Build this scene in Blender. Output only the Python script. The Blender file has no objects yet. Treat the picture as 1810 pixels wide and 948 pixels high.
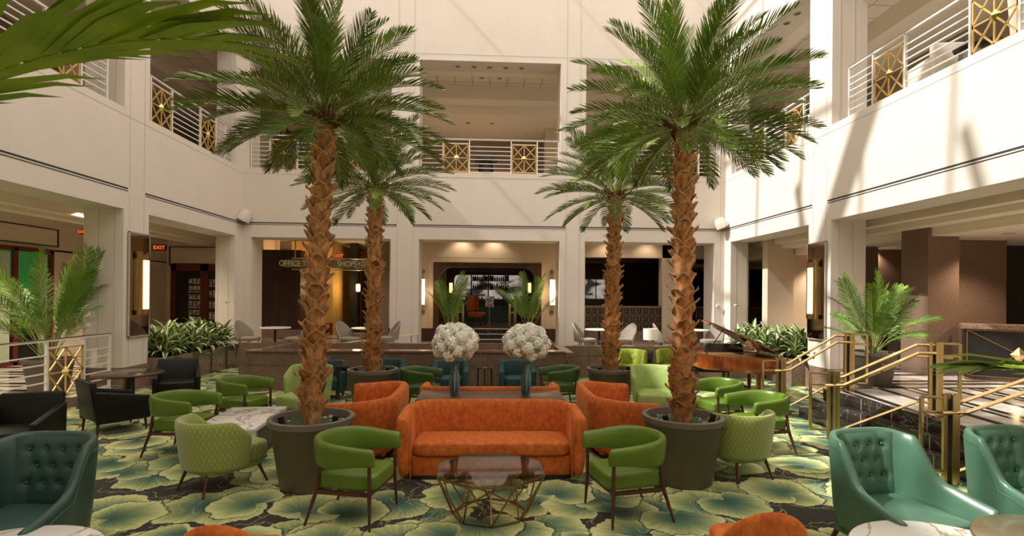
import bpy, bmesh, math, random
from mathutils import Vector, Matrix, Euler
R = math.radians; PI = math.pi
rnd = random.Random(7)
sc = bpy.context.scene
COL = sc.collection

# ---------------------------------------------------------------- camera, world, sun, exposure
EYE = 2.1; FOC = 915.2; YAW = .0465; ROLL = .0085; CX, CY = 905, 521.9
cam = bpy.data.cameras.new('camera'); camo = bpy.data.objects.new('camera', cam); COL.objects.link(camo)
cam.sensor_width = 36; cam.lens = 36*FOC/1810; cam.shift_y = (CY-474)/1810
camo.location = (0, 0, EYE)
camo.rotation_mode = 'QUATERNION'
camo.rotation_quaternion = (Euler((PI/2+.0011, 0, -YAW)).to_matrix() @ Matrix.Rotation(ROLL, 3, 'Z')).to_quaternion()
cam.clip_start = .05; cam.clip_end = 200
cam.dof.use_dof = True; cam.dof.focus_distance = 6.5; cam.dof.aperture_fstop = 4.5
sc.camera = camo
w = bpy.data.worlds.new('sky'); sc.world = w; w.use_nodes = True
bg = w.node_tree.nodes['Background']; bg.inputs[0].default_value = (1.0, .885, .77, 1); bg.inputs[1].default_value = 2.1
sun = bpy.data.lights.new('sun', 'SUN'); sun.energy = 6.3; sun.angle = R(.9); sun.color = (1, .975, .94)
suno = bpy.data.objects.new('sun', sun); COL.objects.link(suno)
SUND = Vector((1, .08, -1.05)).normalized()
suno.rotation_mode = 'QUATERNION'; suno.rotation_quaternion = SUND.to_track_quat('-Z', 'Y'); suno.location = (-20, -2, 30)
vs = sc.view_settings; vs.view_transform = 'Standard'; vs.look = 'None'; vs.exposure = 0.0; vs.gamma = 1; vs.use_curve_mapping = False
sc.cycles.use_denoising = True; sc.cycles.max_bounces = 8; sc.cycles.diffuse_bounces = 5; sc.cycles.caustics_reflective = False
sc.cycles.caustics_refractive = False; sc.cycles.sample_clamp_indirect = 6

def at(u, v, x=None, y=None, z=None):
    "where the line of sight through a measured point of the photograph meets a plane"
    a, b = u-CX, v-CY
    a, b = math.cos(ROLL)*a+math.sin(ROLL)*b, -math.sin(ROLL)*a+math.cos(ROLL)*b
    a, b = a/FOC, -b/FOC
    d = (math.cos(YAW)*a+math.sin(YAW), -math.sin(YAW)*a+math.cos(YAW), b)
    s = x/d[0] if x is not None else y/d[1] if y is not None else (z-EYE)/d[2]
    return Vector((d[0]*s, d[1]*s, d[2]*s+EYE))
def AX(u, y, v=500): return at(u, v, y=y).x
def AZ(v, y, u=900): return at(u, v, y=y).z

# ---------------------------------------------------------------- materials
MATS = {}
def nt(name):
    m = bpy.data.materials.new(name); m.use_nodes = True
    t = m.node_tree; b = t.nodes['Principled BSDF']
    return m, t, b
def coords(t, scale=(1, 1, 1), kind='Object', loc=(0, 0, 0)):
    c = t.nodes.new('ShaderNodeTexCoord'); mp = t.nodes.new('ShaderNodeMapping')
    mp.inputs['Scale'].default_value = scale; mp.inputs['Location'].default_value = loc
    t.links.new(c.outputs[kind], mp.inputs[0]); return mp.outputs[0]
def ramp(t, fac, stops):
    r = t.nodes.new('ShaderNodeValToRGB'); e = r.color_ramp.elements
    e[0].position, e[0].color = stops[0][0], (*stops[0][1], 1)
    e[1].position, e[1].color = stops[-1][0], (*stops[-1][1], 1)
    for p, c in stops[1:-1]:
        n = e.new(p); n.color = (*c, 1)
    t.links.new(fac, r.inputs[0]); return r.outputs[0]
def noise(t, vec, scale, detail=3, rough=.5, dist=0):
    n = t.nodes.new('ShaderNodeTexNoise'); n.inputs['Scale'].default_value = scale; n.inputs['Detail'].default_value = detail
    n.inputs['Roughness'].default_value = rough; n.inputs['Distortion'].default_value = dist
    if vec is not None: t.links.new(vec, n.inputs['Vector'])
    return n.outputs['Fac']
def bump(t, b, h, s=.3, d=.01):
    n = t.nodes.new('ShaderNodeBump'); n.inputs['Strength'].default_value = s; n.inputs['Distance'].default_value = d
    t.links.new(h, n.inputs['Height']); t.links.new(n.outputs[0], b.inputs['Normal'])
def M(name, col, rough=.5, metal=0, var=0, vscale=6, bmp=0, bscale=60, vec=(1, 1, 1), col2=None, coat=0, sheen=0, spec=.5, detail=3, dist=0, rand=0, em=None, ems=0, stops=(.3, .7), subs=None):
    m, t, b = nt(name)
    b.inputs['Roughness'].default_value = rough; b.inputs['Metallic'].default_value = metal
    b.inputs['Specular IOR Level'].default_value = spec
    b.inputs['Base Color'].default_value = (*col, 1)
    if coat: b.inputs['Coat Weight'].default_value = coat; b.inputs['Coat Roughness'].default_value = .06
    if sheen: b.inputs['Sheen Weight'].default_value = sheen; b.inputs['Sheen Roughness'].default_value = .35; b.inputs['Sheen Tint'].default_value = (*[min(1, c*2+.1) for c in col], 1)
    if em: b.inputs['Emission Color'].default_value = (*em, 1); b.inputs['Emission Strength'].default_value = ems
    if var or col2 or bmp or rand:
        v = coords(t, vec)
    if var or col2:
        c2 = col2 or tuple(max(0, c*(1-var)) for c in col)
        out = ramp(t, noise(t, v, vscale, detail, .55, dist), [(stops[0], c2), (stops[1], col)])
        if rand:
            oi = t.nodes.new('ShaderNodeObjectInfo'); hs = t.nodes.new('ShaderNodeHueSaturation')
            mr = t.nodes.new('ShaderNodeMapRange'); mr.inputs['To Min'].default_value = 1-rand; mr.inputs['To Max'].default_value = 1+rand
            t.links.new(oi.outputs['Random'], mr.inputs[0]); t.links.new(mr.outputs[0], hs.inputs['Value']); t.links.new(out, hs.inputs['Color'])
            mh = t.nodes.new('ShaderNodeMapRange'); mh.inputs['To Min'].default_value = .5-rand*.045; mh.inputs['To Max'].default_value = .5+rand*.025
            t.links.new(oi.outputs['Random'], mh.inputs[0]); t.links.new(mh.outputs[0], hs.inputs['Hue'])
            out = hs.outputs[0]
        t.links.new(out, b.inputs['Base Color'])
    if bmp: bump(t, b, noise(t, v, bscale, 4), bmp)
    MATS[name] = m; return m

white = M('painted_wall', (.70, .635, .56), .75, var=.04, vscale=1.2, bmp=.03, bscale=90)
joint = M('wall_joint', (.46, .41, .35), .8)
slot = M('dark_slot', (.03, .028, .025), .8)
ceilm = M('ceiling_paint', (.82, .74, .62), .85, var=.03, vscale=1)
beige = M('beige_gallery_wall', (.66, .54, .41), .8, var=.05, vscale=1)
taupe = M('taupe_gallery_wall', (.30, .23, .17), .85, var=.06, vscale=1)  # taupe paint of the gallery and outer walls
wood = M('walnut', (.10, .032, .014), .35, var=.6, vscale=3, vec=(1, 1, .12), bmp=.05)
legwood = M('leg_wood', (.085, .028, .014), .35, var=.3, vscale=8)
panelwood = M('dark_panel_wood', (.075, .03, .016), .45, var=.55, vscale=14, vec=(1, 1, .04), bmp=.1)
redframe = M('red_door_frame', (.13, .018, .009), .4, var=.2)
brass = M('brass', (.62, .46, .22), .28, 1, var=.12, vscale=4)
oldbrass = M('aged_brass', (.30, .20, .10), .4, 1)
goldp = M('gold_paint', (.66, .43, .15), .38, .3)
goldhi = M('polished_gold', (.85, .68, .30), .16, 1)
wmetal = M('white_metal', (.70, .68, .64), .45)
velvet = M('orange_velvet', (.66, .165, .018), .8, col2=(.40, .070, .007), vscale=17, detail=12, dist=.4, sheen=.6, bmp=.08, bscale=60, vec=(1, 1, .7), stops=(.30, .70))
gleather = M('green_leather', (.125, .21, .020), .33, var=.25, vscale=3, bmp=.06, bscale=140)
dgleather = M('dark_green_leather', (.045, .105, .022), .35, var=.25, vscale=3)
teal = M('teal_leather', (.075, .175, .108), .33, var=.28, vscale=2.5, bmp=.05, bscale=160)
teal_shaded = M('shaded_teal_leather', (.035, .085, .070), .36, var=.3, vscale=2.5, bmp=.05, bscale=160)  # teal leather painted darker for the chair out of the sun
ptile = M('teal_piping', (.035, .10, .075), .4)
blackl = M('black_leather', (.008, .007, .006), .42, spec=.28, var=.3, vscale=4, bmp=.08, bscale=120)
tealv = M('petrol_velvet', (.012, .062, .062), .7, var=.5, vscale=9, vec=(9, 1, .6), sheen=.3)
tuft = M('olive_tufted_velvet', (.27, .33, .02), .7, var=.4, vscale=12, sheen=.3)
lime = M('light_green_velvet', (.34, .44, .13), .65, var=.22, vscale=5, sheen=.3)
potm = M('grey_brown_planter', (.150, .122, .092), .5, var=.1, vscale=3)
soil = M('moss_topping', (.05, .12, .025), .9, col2=(.02, .02, .015), vscale=22, bmp=.8, bscale=50)
pebm = M('pebble', (.42, .38, .32), .7, var=.3)
bark = M('palm_boot', (.72, .36, .14), .8, col2=(.24, .085, .030), vscale=10, detail=6, vec=(1.6, 1.6, .7), bmp=.6, bscale=50, stops=(.34, .62))
barkin = M('palm_fibre', (.17, .075, .035), .95, var=.6, vscale=24, vec=(1, 1, .3), bmp=.8, bscale=60)
barkedge = M('palm_boot_edge', (.78, .52, .26), .85, var=.4, vscale=25)
leafm = M('palm_leaflet', (.24, .33, .045), .30, col2=(.055, .115, .014), vscale=2.5, rand=.35)
rachm = M('palm_rib', (.30, .34, .09), .5, var=.2)
arecam = M('areca_leaflet', (.22, .36, .04), .4, col2=(.06, .17, .02), vscale=2, rand=.25)
nearleaf = M('near_leaflet', (.34, .43, .02), .5, col2=(.16, .25, .01), vscale=4)
dracg = M('dracaena_green', (.075, .19, .025), .4, var=.4, vscale=8, rand=.2)
dracw = M('dracaena_cream', (.62, .68, .36), .45, var=.2, vscale=8)
creep = M('creeper_green', (.13, .28, .03), .5, var=.5, vscale=10, rand=.2)
bloomm = M('hydrangea_petal', (.97, .95, .88), .8, var=.04, vscale=30)
bloomin = M('hydrangea_core', (.40, .46, .26), .9)
bleaf = M('bouquet_leaf', (.16, .33, .05), .5)
blackp = M('black_plastic', (.012, .012, .012), .4)
ebony = M('ebony', (.010, .008, .008), .12, coat=1)
pianow = M('piano_mahogany', (.36, .075, .012), .18, col2=(.14, .022, .006), vscale=3, detail=5, dist=1.5, vec=(1, 1, .3), coat=1, stops=(.35, .65))
ivory = M('ivory', (.8, .77, .68), .3)
consolem = M('console_top', (.13, .070, .040), .38, var=.2, vscale=3)
ctable = M('dark_round_top', (.055, .032, .022), .25, var=.2, coat=.3)
cafe = M('taupe_weave', (.33, .28, .22), .8, var=.3, vscale=60)
cafewhite = M('white_top', (.72, .68, .62), .35)
linen = M('cream_linen', (.72, .66, .56), .85, var=.06)
winem = M('wine_door_glass', (.02, .018, .014), .08, spec=.8)
darkglass = M('dark_interior', (.012, .011, .010), .25)
charcoal = M('charcoal_panel', (.05, .048, .043), .4, var=.2)
greeng = M('green_storefront', (.035, .19, .045), .25, var=.1, em=(.04, .24, .05), ems=.25)
goldwall = M('gold_corridor_wall', (.62, .40, .12), .6, var=.15, vscale=2)
exitred = M('exit_red', (.5, .03, .01), .5, em=(1, .12, .02), ems=1.6)
exitbox = M('exit_housing', (.10, .012, .008), .5)
glow = M('lit_lamp_glass', (1, .85, .6), .5, em=(1, .80, .52), ems=1.3)
glows = M('lit_sign_glass', (1, .95, .88), .5, em=(1, .95, .86), ems=.9)
glowd = M('warm_lamp_glass', (1, .7, .35), .5, em=(1, .62, .26), ems=2.5)
shadem = M('lamp_shade_fabric', (.86, .80, .68), .8, em=(1, .85, .6), ems=.12)
lampcone = M('downlight_reflector', (.36, .22, .11), .3, .8)
mirrorm = M('bronze_mirror', (.34, .27, .22), .04, 1)
chrome = M('brushed_steel', (.55, .52, .48), .3, 1)
ventm = M('vent_metal', (.16, .17, .16), .5)
screenb = M('screen_backing', (.028, .018, .012), .4)
signm = M('sign_gold', (.50, .36, .14), .35, .6)
paperm = M('printed_paper', (.66, .58, .50), .7, col2=(.20, .13, .10), vscale=14, detail=2, stops=(.42, .56))
bottlem = [M('bottle_amber', (.16, .045, .012), .15), M('bottle_dark', (.02, .02, .018), .15), M('bottle_red', (.26, .03, .02), .2), M('bottle_green', (.03, .09, .03), .15)]

def granite():
    m, t, b = nt('brown_granite'); v = coords(t)
    n1 = noise(t, v, 70, 3, .7); n2 = noise(t, v, 4, 3)
    c = ramp(t, n1, [(.35, (.085, .050, .038)), (.52, (.26, .165, .12)), (.68, (.40, .29, .22))])
    mx = t.nodes.new('ShaderNodeMix'); mx.data_type = 'RGBA'; mx.blend_type = 'MULTIPLY'; mx.inputs[0].default_value = .5
    t.links.new(c, mx.inputs[6]); t.links.new(ramp(t, n2, [(.3, (.6, .58, .56)), (.7, (1, 1, 1))]), mx.inputs[7])
    t.links.new(mx.outputs[2], b.inputs['Base Color']); b.inputs['Roughness'].default_value = .16
    return m
gran = granite()
def veined(name, base, vein, rough, sc_=2.2, width=.02, lac=1):
    m, t, b = nt(name); v = coords(t)
    n = noise(t, v, sc_, 5, .6, 1.2)
    s = t.nodes.new('ShaderNodeMath'); s.operation = 'SUBTRACT'; s.inputs[1].default_value = .5; t.links.new(n, s.inputs[0])
    a = t.nodes.new('ShaderNodeMath'); a.operation = 'ABSOLUTE'; t.links.new(s.outputs[0], a.inputs[0])
    c = ramp(t, a.outputs[0], [(0, vein), (width, tuple((x+y)/2 for x, y in zip(base, vein))), (width*2.2, base)])
    t.links.new(c, b.inputs['Base Color']); b.inputs['Roughness'].default_value = rough; return m
blackmarble = veined('black_marble', (.035, .028, .024), (.30, .25, .20), .16, .7, .0022)
whitemarble = veined('white_marble', (.78, .74, .70), (.22, .15, .12), .2, 1.6, .012)
tablemarble = veined('marble_table_top', (.80, .78, .72), (.40, .25, .08), .18, .7, .006)

def striped():
    m, t, b = nt('striped_marble'); L = t.links
    g = t.nodes.new('ShaderNodeTexCoord'); s = t.nodes.new('ShaderNodeSeparateXYZ'); L.new(g.outputs['Object'], s.inputs[0])
    def mth(op, a, b_=None, c=None):
        n = t.nodes.new('ShaderNodeMath'); n.operation = op
        for i, q in enumerate((a, b_, c)):
            if q is None: continue
            if isinstance(q, (int, float)): n.inputs[i].default_value = q
            else: L.new(q, n.inputs[i])
        return n.outputs[0]
    def bands(x, p, w_): return mth('LESS_THAN', mth('FRACT', mth('MULTIPLY', x, 1/p)), w_)
    X, Y = s.outputs[0], s.outputs[1]
    ax = mth('ADD', X, mth('MULTIPLY', Y, -.15))
    b1 = mth('MAXIMUM', bands(ax, .62, .22), bands(mth('ADD', ax, .17), 1.24, .08))
    b2 = mth('MAXIMUM', bands(Y, .8, .28), bands(mth('ADD', Y, .3), 1.6, .1))
    sel = mth('GREATER_THAN', Y, 8.9)
    k = mth('ADD', mth('MULTIPLY', b1, mth('SUBTRACT', 1, sel)), mth('MULTIPLY', b2, sel))
    mx = t.nodes.new('ShaderNodeMix'); mx.data_type = 'RGBA'; L.new(k, mx.inputs[0])
    L.new(ramp(t, noise(t, g.outputs['Object'], 3, 5, .6, 1), [(.4, (.56, .50, .43)), (.6, (.70, .65, .58))]), mx.inputs[6])
    mx.inputs[7].default_value = (.035, .026, .02, 1)
    L.new(mx.outputs[2], b.inputs['Base Color']); b.inputs['Roughness'].default_value = .16; return m
stripes = striped()

def carpet():
    m, t, b = nt('ginkgo_carpet'); L = t.links
    def mth(op, a, b_=None, c=None):
        n = t.nodes.new('ShaderNodeMath'); n.operation = op
        for i, q in enumerate((a, b_, c)):
            if q is None: continue
            if isinstance(q, (int, float)): n.inputs[i].default_value = q
            else: L.new(q, n.inputs[i])
        return n.outputs[0]
    def vm(op, a, b_=None, s=None):
        n = t.nodes.new('ShaderNodeVectorMath'); n.operation = op
        L.new(a, n.inputs[0])
        if b_ is not None:
            if isinstance(b_, tuple): n.inputs[1].default_value = b_
            else: L.new(b_, n.inputs[1])
        if s is not None: n.inputs['Scale'].default_value = s
        return n
    g = t.nodes.new('ShaderNodeTexCoord').outputs['Object']
    cur = None
    base = (.030, .026, .022, 1)
    for i, (off, cell, jit, R0) in enumerate([((.3, .1), .86, .55, .47), ((5.45, 3.22), .92, .5, .46), ((2.17, 7.6), .98, .6, .48), ((9.1, 4.4), 1.05, .55, .45)]):
        p = vm('ADD', g, (off[0], off[1], 0)).outputs[0]
        q = vm('SCALE', p, s=1/cell).outputs[0]
        vo = t.nodes.new('ShaderNodeTexVoronoi'); vo.voronoi_dimensions = '2D'; vo.inputs['Scale'].default_value = 1; vo.inputs['Randomness'].default_value = jit
        L.new(q, vo.inputs['Vector'])
        d = vm('SUBTRACT', q, vo.outputs['Position']).outputs[0]
        d = vm('SCALE', d, s=cell).outputs[0]
        rs = t.nodes.new('ShaderNodeSeparateColor'); L.new(vo.outputs['Color'], rs.inputs[0])
        ang = mth('MULTIPLY', rs.outputs[0], 6.283)
        vr = t.nodes.new('ShaderNodeVectorRotate'); vr.rotation_type = 'Z_AXIS'; L.new(d, vr.inputs['Vector']); L.new(ang, vr.inputs['Angle'])
        # the stem joint of each fan sits off the cell centre
        d2 = vm('ADD', vr.outputs[0], (R0*.42, 0, 0)).outputs[0]
        s = t.nodes.new('ShaderNodeSeparateXYZ'); L.new(d2, s.inputs[0])
        r = mth('SQRT', mth('ADD', mth('MULTIPLY', s.outputs[0], s.outputs[0]), mth('MULTIPLY', s.outputs[1], s.outputs[1])))
        th = mth('ARCTAN2', s.outputs[1], s.outputs[0])
        seed = mth('MULTIPLY', rs.outputs[1], 40)
        cmb = t.nodes.new('ShaderNodeCombineXYZ'); L.new(mth('MULTIPLY', th, 2.2), cmb.inputs[0]); L.new(seed, cmb.inputs[1])
        ns = noise(t, cmb.outputs[0], 1.6, 4, .6)
        sct = mth('ABSOLUTE', mth('SINE', mth('MULTIPLY', th, 3.6)))
        # fan: wide kidney with a notch
        env = mth('POWER', mth('MAXIMUM', mth('COSINE', mth('MULTIPLY', th, .62)), 0), .38)
        Rr = mth('MULTIPLY', env, mth('ADD', mth('MULTIPLY', ns, .36), mth('ADD', mth('MULTIPLY', sct, .08), .65)))
        Rr = mth('MULTIPLY', Rr, R0*1.12)
        lt = mth('DIVIDE', r, mth('MAXIMUM', Rr, .01))
        mask = mth('LESS_THAN', lt, 1)
        c2 = t.nodes.new('ShaderNodeCombineXYZ'); L.new(mth('MULTIPLY', th, 22), c2.inputs[0]); L.new(seed, c2.inputs[1]); L.new(mth('MULTIPLY', r, 3), c2.inputs[2])
        st = noise(t, c2.outputs[0], 1.3, 3, .6)
        tt = mth('ADD', lt, mth('MULTIPLY', mth('SUBTRACT', st, .5), .85))
        tt = mth('ADD', tt, mth('MULTIPLY', mth('SUBTRACT', rs.outputs[2], .5), .25))
        col = ramp(t, tt, [(0, (.030, .080, .062)), (.32, (.065, .14, .092)), (.62, (.22, .28, .12)), (.88, (.44, .47, .20)), (.985, (.56, .57, .26))])
        mx = t.nodes.new('ShaderNodeMix'); mx.data_type = 'RGBA'; L.new(mask, mx.inputs[0])
        if cur is None: mx.inputs[6].default_value = base
        else: L.new(cur, mx.inputs[6])
        edge = mth('GREATER_THAN', lt, .975)
        mxe = t.nodes.new('ShaderNodeMix'); mxe.data_type = 'RGBA'; L.new(edge, mxe.inputs[0]); L.new(col, mxe.inputs[6]); mxe.inputs[7].default_value = (.50, .52, .26, 1)
        L.new(mxe.outputs[2], mx.inputs[7])
        halo = mth('MULTIPLY', mth('LESS_THAN', lt, 1.05), .75)
        mxh = t.nodes.new('ShaderNodeMix'); mxh.data_type = 'RGBA'; L.new(halo, mxh.inputs[0]); mxh.inputs[7].default_value = base
        if cur is None: mxh.inputs[6].default_value = base
        else: L.new(cur, mxh.inputs[6])
        L.new(mxh.outputs[2], mx.inputs[6]); cur = mx.outputs[2]
        # thin cream curls of stem
        rr2 = mth('ABSOLUTE', mth('SUBTRACT', lt, mth('ADD', 1.10, mth('MULTIPLY', ns, .25))))
        ln = mth('MULTIPLY', mth('LESS_THAN', mth('MULTIPLY', rr2, R0), .004), mth('GREATER_THAN', ns, .47))
        mx2 = t.nodes.new('ShaderNodeMix'); mx2.data_type = 'RGBA'; L.new(ln, mx2.inputs[0]); L.new(cur, mx2.inputs[6]); mx2.inputs[7].default_value = (.42, .42, .18, 1)
        cur = mx2.outputs[2]
    L.new(cur, b.inputs['Base Color']); b.inputs['Roughness'].default_value = .95; b.inputs['Specular IOR Level'].default_value = .15; b.inputs['Sheen Weight'].default_value = .12; b.inputs['Sheen Tint'].default_value = (.9, .95, .85, 1)
    bump(t, b, noise(t, g, 260, 2), .25, .004)
    return m
carpetm = carpet()

def quilt():
    m, t, b = nt('quilted_green'); L = t.links
    v = coords(t, (1, 1, 1)); s = t.nodes.new('ShaderNodeSeparateXYZ'); L.new(v, s.inputs[0])
    def mth(op, a, b_=None):
        n = t.nodes.new('ShaderNodeMath'); n.operation = op
        for i, q in enumerate((a, b_)):
            if q is None: continue
            if isinstance(q, (int, float)): n.inputs[i].default_value = q
            else: L.new(q, n.inputs[i])
        return n.outputs[0]
    h = mth('MULTIPLY', mth('ARCTAN2', s.outputs[0], s.outputs[1]), .38)
    def ln(sg):
        return mth('ABSOLUTE', mth('SUBTRACT', mth('FRACT', mth('MULTIPLY', mth('ADD', h, mth('MULTIPLY', s.outputs[2], sg)), 21)), .5))
    f = mth('MINIMUM', mth('MINIMUM', ln(.55), ln(-.55)), mth('ADD', ln(.2), .03))
    c = ramp(t, f, [(0, (.17, .20, .035)), (.07, (.30, .36, .075)), (.5, (.36, .42, .10))])
    L.new(c, b.inputs['Base Color']); b.inputs['Roughness'].default_value = .6
    b.inputs['Sheen Weight'].default_value = .4
    r = ramp(t, f, [(0, (0, 0, 0)), (.15, (1, 1, 1))]); bump(t, b, r, .5, .006)
    return m
quiltm = quilt()

def glassm():
    m, t, b = nt('smoky_glass'); L = t.links
    g = t.nodes.new('ShaderNodeBsdfGlossy'); g.inputs['Roughness'].default_value = .03
    tr = t.nodes.new('ShaderNodeBsdfTransparent'); tr.inputs[0].default_value = (.74, .67, .60, 1)
    lw = t.nodes.new('ShaderNodeLayerWeight'); lw.inputs[0].default_value = .5
    pw = t.nodes.new('ShaderNodeMath'); pw.operation = 'POWER'; pw.inputs[1].default_value = 3.5; L.new(lw.outputs['Facing'], pw.inputs[0])
    f = t.nodes.new('ShaderNodeMath'); f.operation = 'MULTIPLY_ADD'; f.inputs[1].default_value = .6; f.inputs[2].default_value = .06; L.new(pw.outputs[0], f.inputs[0])
    mx = t.nodes.new('ShaderNodeMixShader'); L.new(f.outputs[0], mx.inputs[0]); L.new(tr.outputs[0], mx.inputs[1]); L.new(g.outputs[0], mx.inputs[2])
    L.new(mx.outputs[0], t.nodes['Material Output'].inputs[0]); return m
smoky = glassm()
def vaseglass():
    m, t, b = nt('teal_vase_glass'); v = coords(t, (14, 14, .6))
    t.links.new(ramp(t, noise(t, v, 2, 3), [(.4, (.02, .06, .065)), (.6, (.14, .26, .27))]), b.inputs['Base Color'])
    b.inputs['Roughness'].default_value = .08; b.inputs['Coat Weight'].default_value = .8; return m
vaseg = vaseglass()
def tilem():
    m, t, b = nt('ceiling_tiles'); L = t.links
    br = t.nodes.new('ShaderNodeTexBrick'); br.offset = 0; br.inputs['Scale'].default_value = 1
    br.inputs['Color1'].default_value = br.inputs['Color2'].default_value = (.74, .67, .56, 1); br.inputs['Mortar'].default_value = (.26, .22, .17, 1)
    br.inputs['Mortar Size'].default_value = .012; br.inputs['Brick Width'].default_value = .62; br.inputs['Row Height'].default_value = .62
    L.new(coords(t), br.inputs['Vector']); L.new(br.outputs['Color'], b.inputs['Base Color']); b.inputs['Roughness'].default_value = .9; return m
tiles = tilem()

# ---------------------------------------------------------------- mesh building
class MB:
    def __init__(s): s.v = []; s.f = []; s.m = []
    def add(s, vs_, fs, mi=0):
        o = len(s.v); s.v += [tuple(p) for p in vs_]
        for f in fs: s.f.append(tuple(o+i for i in f)); s.m.append(mi)
        return s
    def box(s, x0, x1, y0, y1, z0, z1, mi=0):
        return s.add([(x0, y0, z0), (x1, y0, z0), (x1, y1, z0), (x0, y1, z0), (x0, y0, z1), (x1, y0, z1), (x1, y1, z1), (x0, y1, z1)],
                     [(0, 3, 2, 1), (4, 5, 6, 7), (0, 1, 5, 4), (1, 2, 6, 5), (2, 3, 7, 6), (3, 0, 4, 7)], mi)
    def bar(s, p, q, w_, d=None, mi=0, up=(0, 0, 1)):
        p, q = Vector(p), Vector(q); d = d or w_; t = (q-p)
        if t.length < 1e-6: return s
        t.normalize(); u = Vector(up)
        if abs(t.dot(u)) > .98: u = Vector((0, 1, 0))
        a = t.cross(u).normalized(); b = a.cross(t)
        V = []
        for e in (p, q):
            for sa, sb in ((-1, -1), (1, -1), (1, 1), (-1, 1)): V.append(e+a*sa*w_/2+b*sb*d/2)
        return s.add(V, [(0, 1, 2, 3), (7, 6, 5, 4), (0, 4, 5, 1), (1, 5, 6, 2), (2, 6, 7, 3), (3, 7, 4, 0)], mi)
    def tube(s, pts, r, n=8, mi=0, closed=False):
        pts = [Vector(p) for p in pts]; N = len(pts); rs = r if isinstance(r, (list, tuple)) else [r]*N
        V = []; a = None
        for i, p in enumerate(pts):
            t = (pts[(i+1) % N]-pts[i-1]) if closed else (pts[min(i+1, N-1)]-pts[max(i-1, 0)])
            t.normalize()
            if a is None:
                u = Vector((0, 0, 1)) if abs(t.z) < .9 else Vector((1, 0, 0)); a = t.cross(u).normalized()
            else: a = (a-t*a.dot(t)).normalized()
            b = t.cross(a)
            V += [p+(a*math.cos(2*PI*k/n)+b*math.sin(2*PI*k/n))*rs[i] for k in range(n)]
        F = []
        for i in range(N if closed else N-1):
            j = (i+1) % N
            for k in range(n): F.append((i*n+k, i*n+(k+1) % n, j*n+(k+1) % n, j*n+k))
        if not closed: F += [tuple(range(n-1, -1, -1)), tuple((N-1)*n+k for k in range(n))]
        return s.add(V, F, mi)
    def lathe(s, prof, n=32, c=(0, 0, 0), mi=0, sx=1, sy=1):
        V = []; F = []
        for r, z in prof: V += [(c[0]+r*sx*math.cos(2*PI*k/n), c[1]+r*sy*math.sin(2*PI*k/n), c[2]+z) for k in range(n)]
        for i in range(len(prof)-1):
            for k in range(n): F.append((i*n+k, i*n+(k+1) % n, (i+1)*n+(k+1) % n, (i+1)*n+k))
        if prof[0][0] > 1e-4: F.append(tuple(range(n-1, -1, -1)))
        if prof[-1][0] > 1e-4: F.append(tuple((len(prof)-1)*n+k for k in range(n)))
        return s.add(V, F, mi)
    def prism(s, poly, z0, z1, mi=0, fn=None):
        n = len(poly); V = [(x, y, z0) for x, y in poly]+[(x, y, z1) for x, y in poly]
        if fn: V = [fn(p) for p in V]
        return s.add(V, [tuple(range(n-1, -1, -1)), tuple(range(n, 2*n))]+[(k, (k+1) % n, n+(k+1) % n, n+k) for k in range(n)], mi)
    def rings(s, rr, mi=0, closed_ring=True, cap=True, closed=False):
        n = len(rr[0]); V = [p for r in rr for p in r]; F = []; N = len(rr)
        for i in range(N if closed else N-1):
            j = (i+1) % N
            for k in range(n if closed_ring else n-1): F.append((i*n+k, i*n+(k+1) % n, j*n+(k+1) % n, j*n+k))
        if cap and not closed and closed_ring: F += [tuple(range(n-1, -1, -1)), tuple((N-1)*n+k for k in range(n))]
        return s.add(V, F, mi)
    def ball(s, c, r, n=10, mi=0, sz=1):
        m_ = max(4, n//2); return s.lathe([(r*math.sin(PI*i/m_)+1e-5, -r*sz*math.cos(PI*i/m_)) for i in range(m_+1)], n, c, mi)
    def xf(s, mat, i0=0):
        s.v[i0:] = [tuple(mat @ Vector(p)) for p in s.v[i0:]]; return s
    def build(s, name, mats, parent=None, smooth=False, bevel=0, sub=0, seg=2, kind=None):
        me = bpy.data.meshes.new(name); me.from_pydata(s.v, [], s.f)
        mats = mats if isinstance(mats, (list, tuple)) else [mats]
        for m in mats: me.materials.append(m)
        if len(mats) > 1:
            me.polygons.foreach_set('material_index', s.m)
        me.validate(); me.update()
        bm = bmesh.new(); bm.from_mesh(me); bmesh.ops.recalc_face_normals(bm, faces=bm.faces)
        if bevel:
            es = [e for e in bm.edges if len(e.link_faces) == 2 and e.calc_face_angle(0) > R(35)]
            bmesh.ops.bevel(bm, geom=es, offset=bevel, segments=seg, profile=.5, affect='EDGES', clamp_overlap=True)
        bm.to_mesh(me); bm.free()
        if smooth or bevel:
            for p in me.polygons: p.use_smooth = True
            try: me.set_sharp_from_angle(angle=R(48 if smooth else 32))
            except Exception: pass
        o = bpy.data.objects.new(name, me); COL.objects.link(o)
        if parent is not None: o.parent = parent
        if sub:
            md = o.modifiers.new('sub', 'SUBSURF'); md.levels = md.render_levels = sub
        if kind: o['kind'] = kind
        return o
def tag(o, label, cat, group=None, kind=None):
    o['label'] = label; o['category'] = cat
    if group: o['group'] = group
    if kind: o['kind'] = kind
    return o
def thing(name, label, cat, loc=(0, 0, 0), rz=0, group=None):
    o = bpy.data.objects.new(name, None); COL.objects.link(o); o.location = loc; o.rotation_euler = (0, 0, rz)
    o.empty_display_size = .1
    return tag(o, label, cat, group)
def copy_tree(o, parent=None):
    c = o.copy(); COL.objects.link(c); c.parent = parent
    for ch in o.children: copy_tree(ch, c)
    return c
def dup(o, label, loc, rz=0, group=None):
    c = copy_tree(o); c.location = loc; c.rotation_euler = (0, 0, rz); c['label'] = label
    if group: c['group'] = group
    return c
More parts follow.
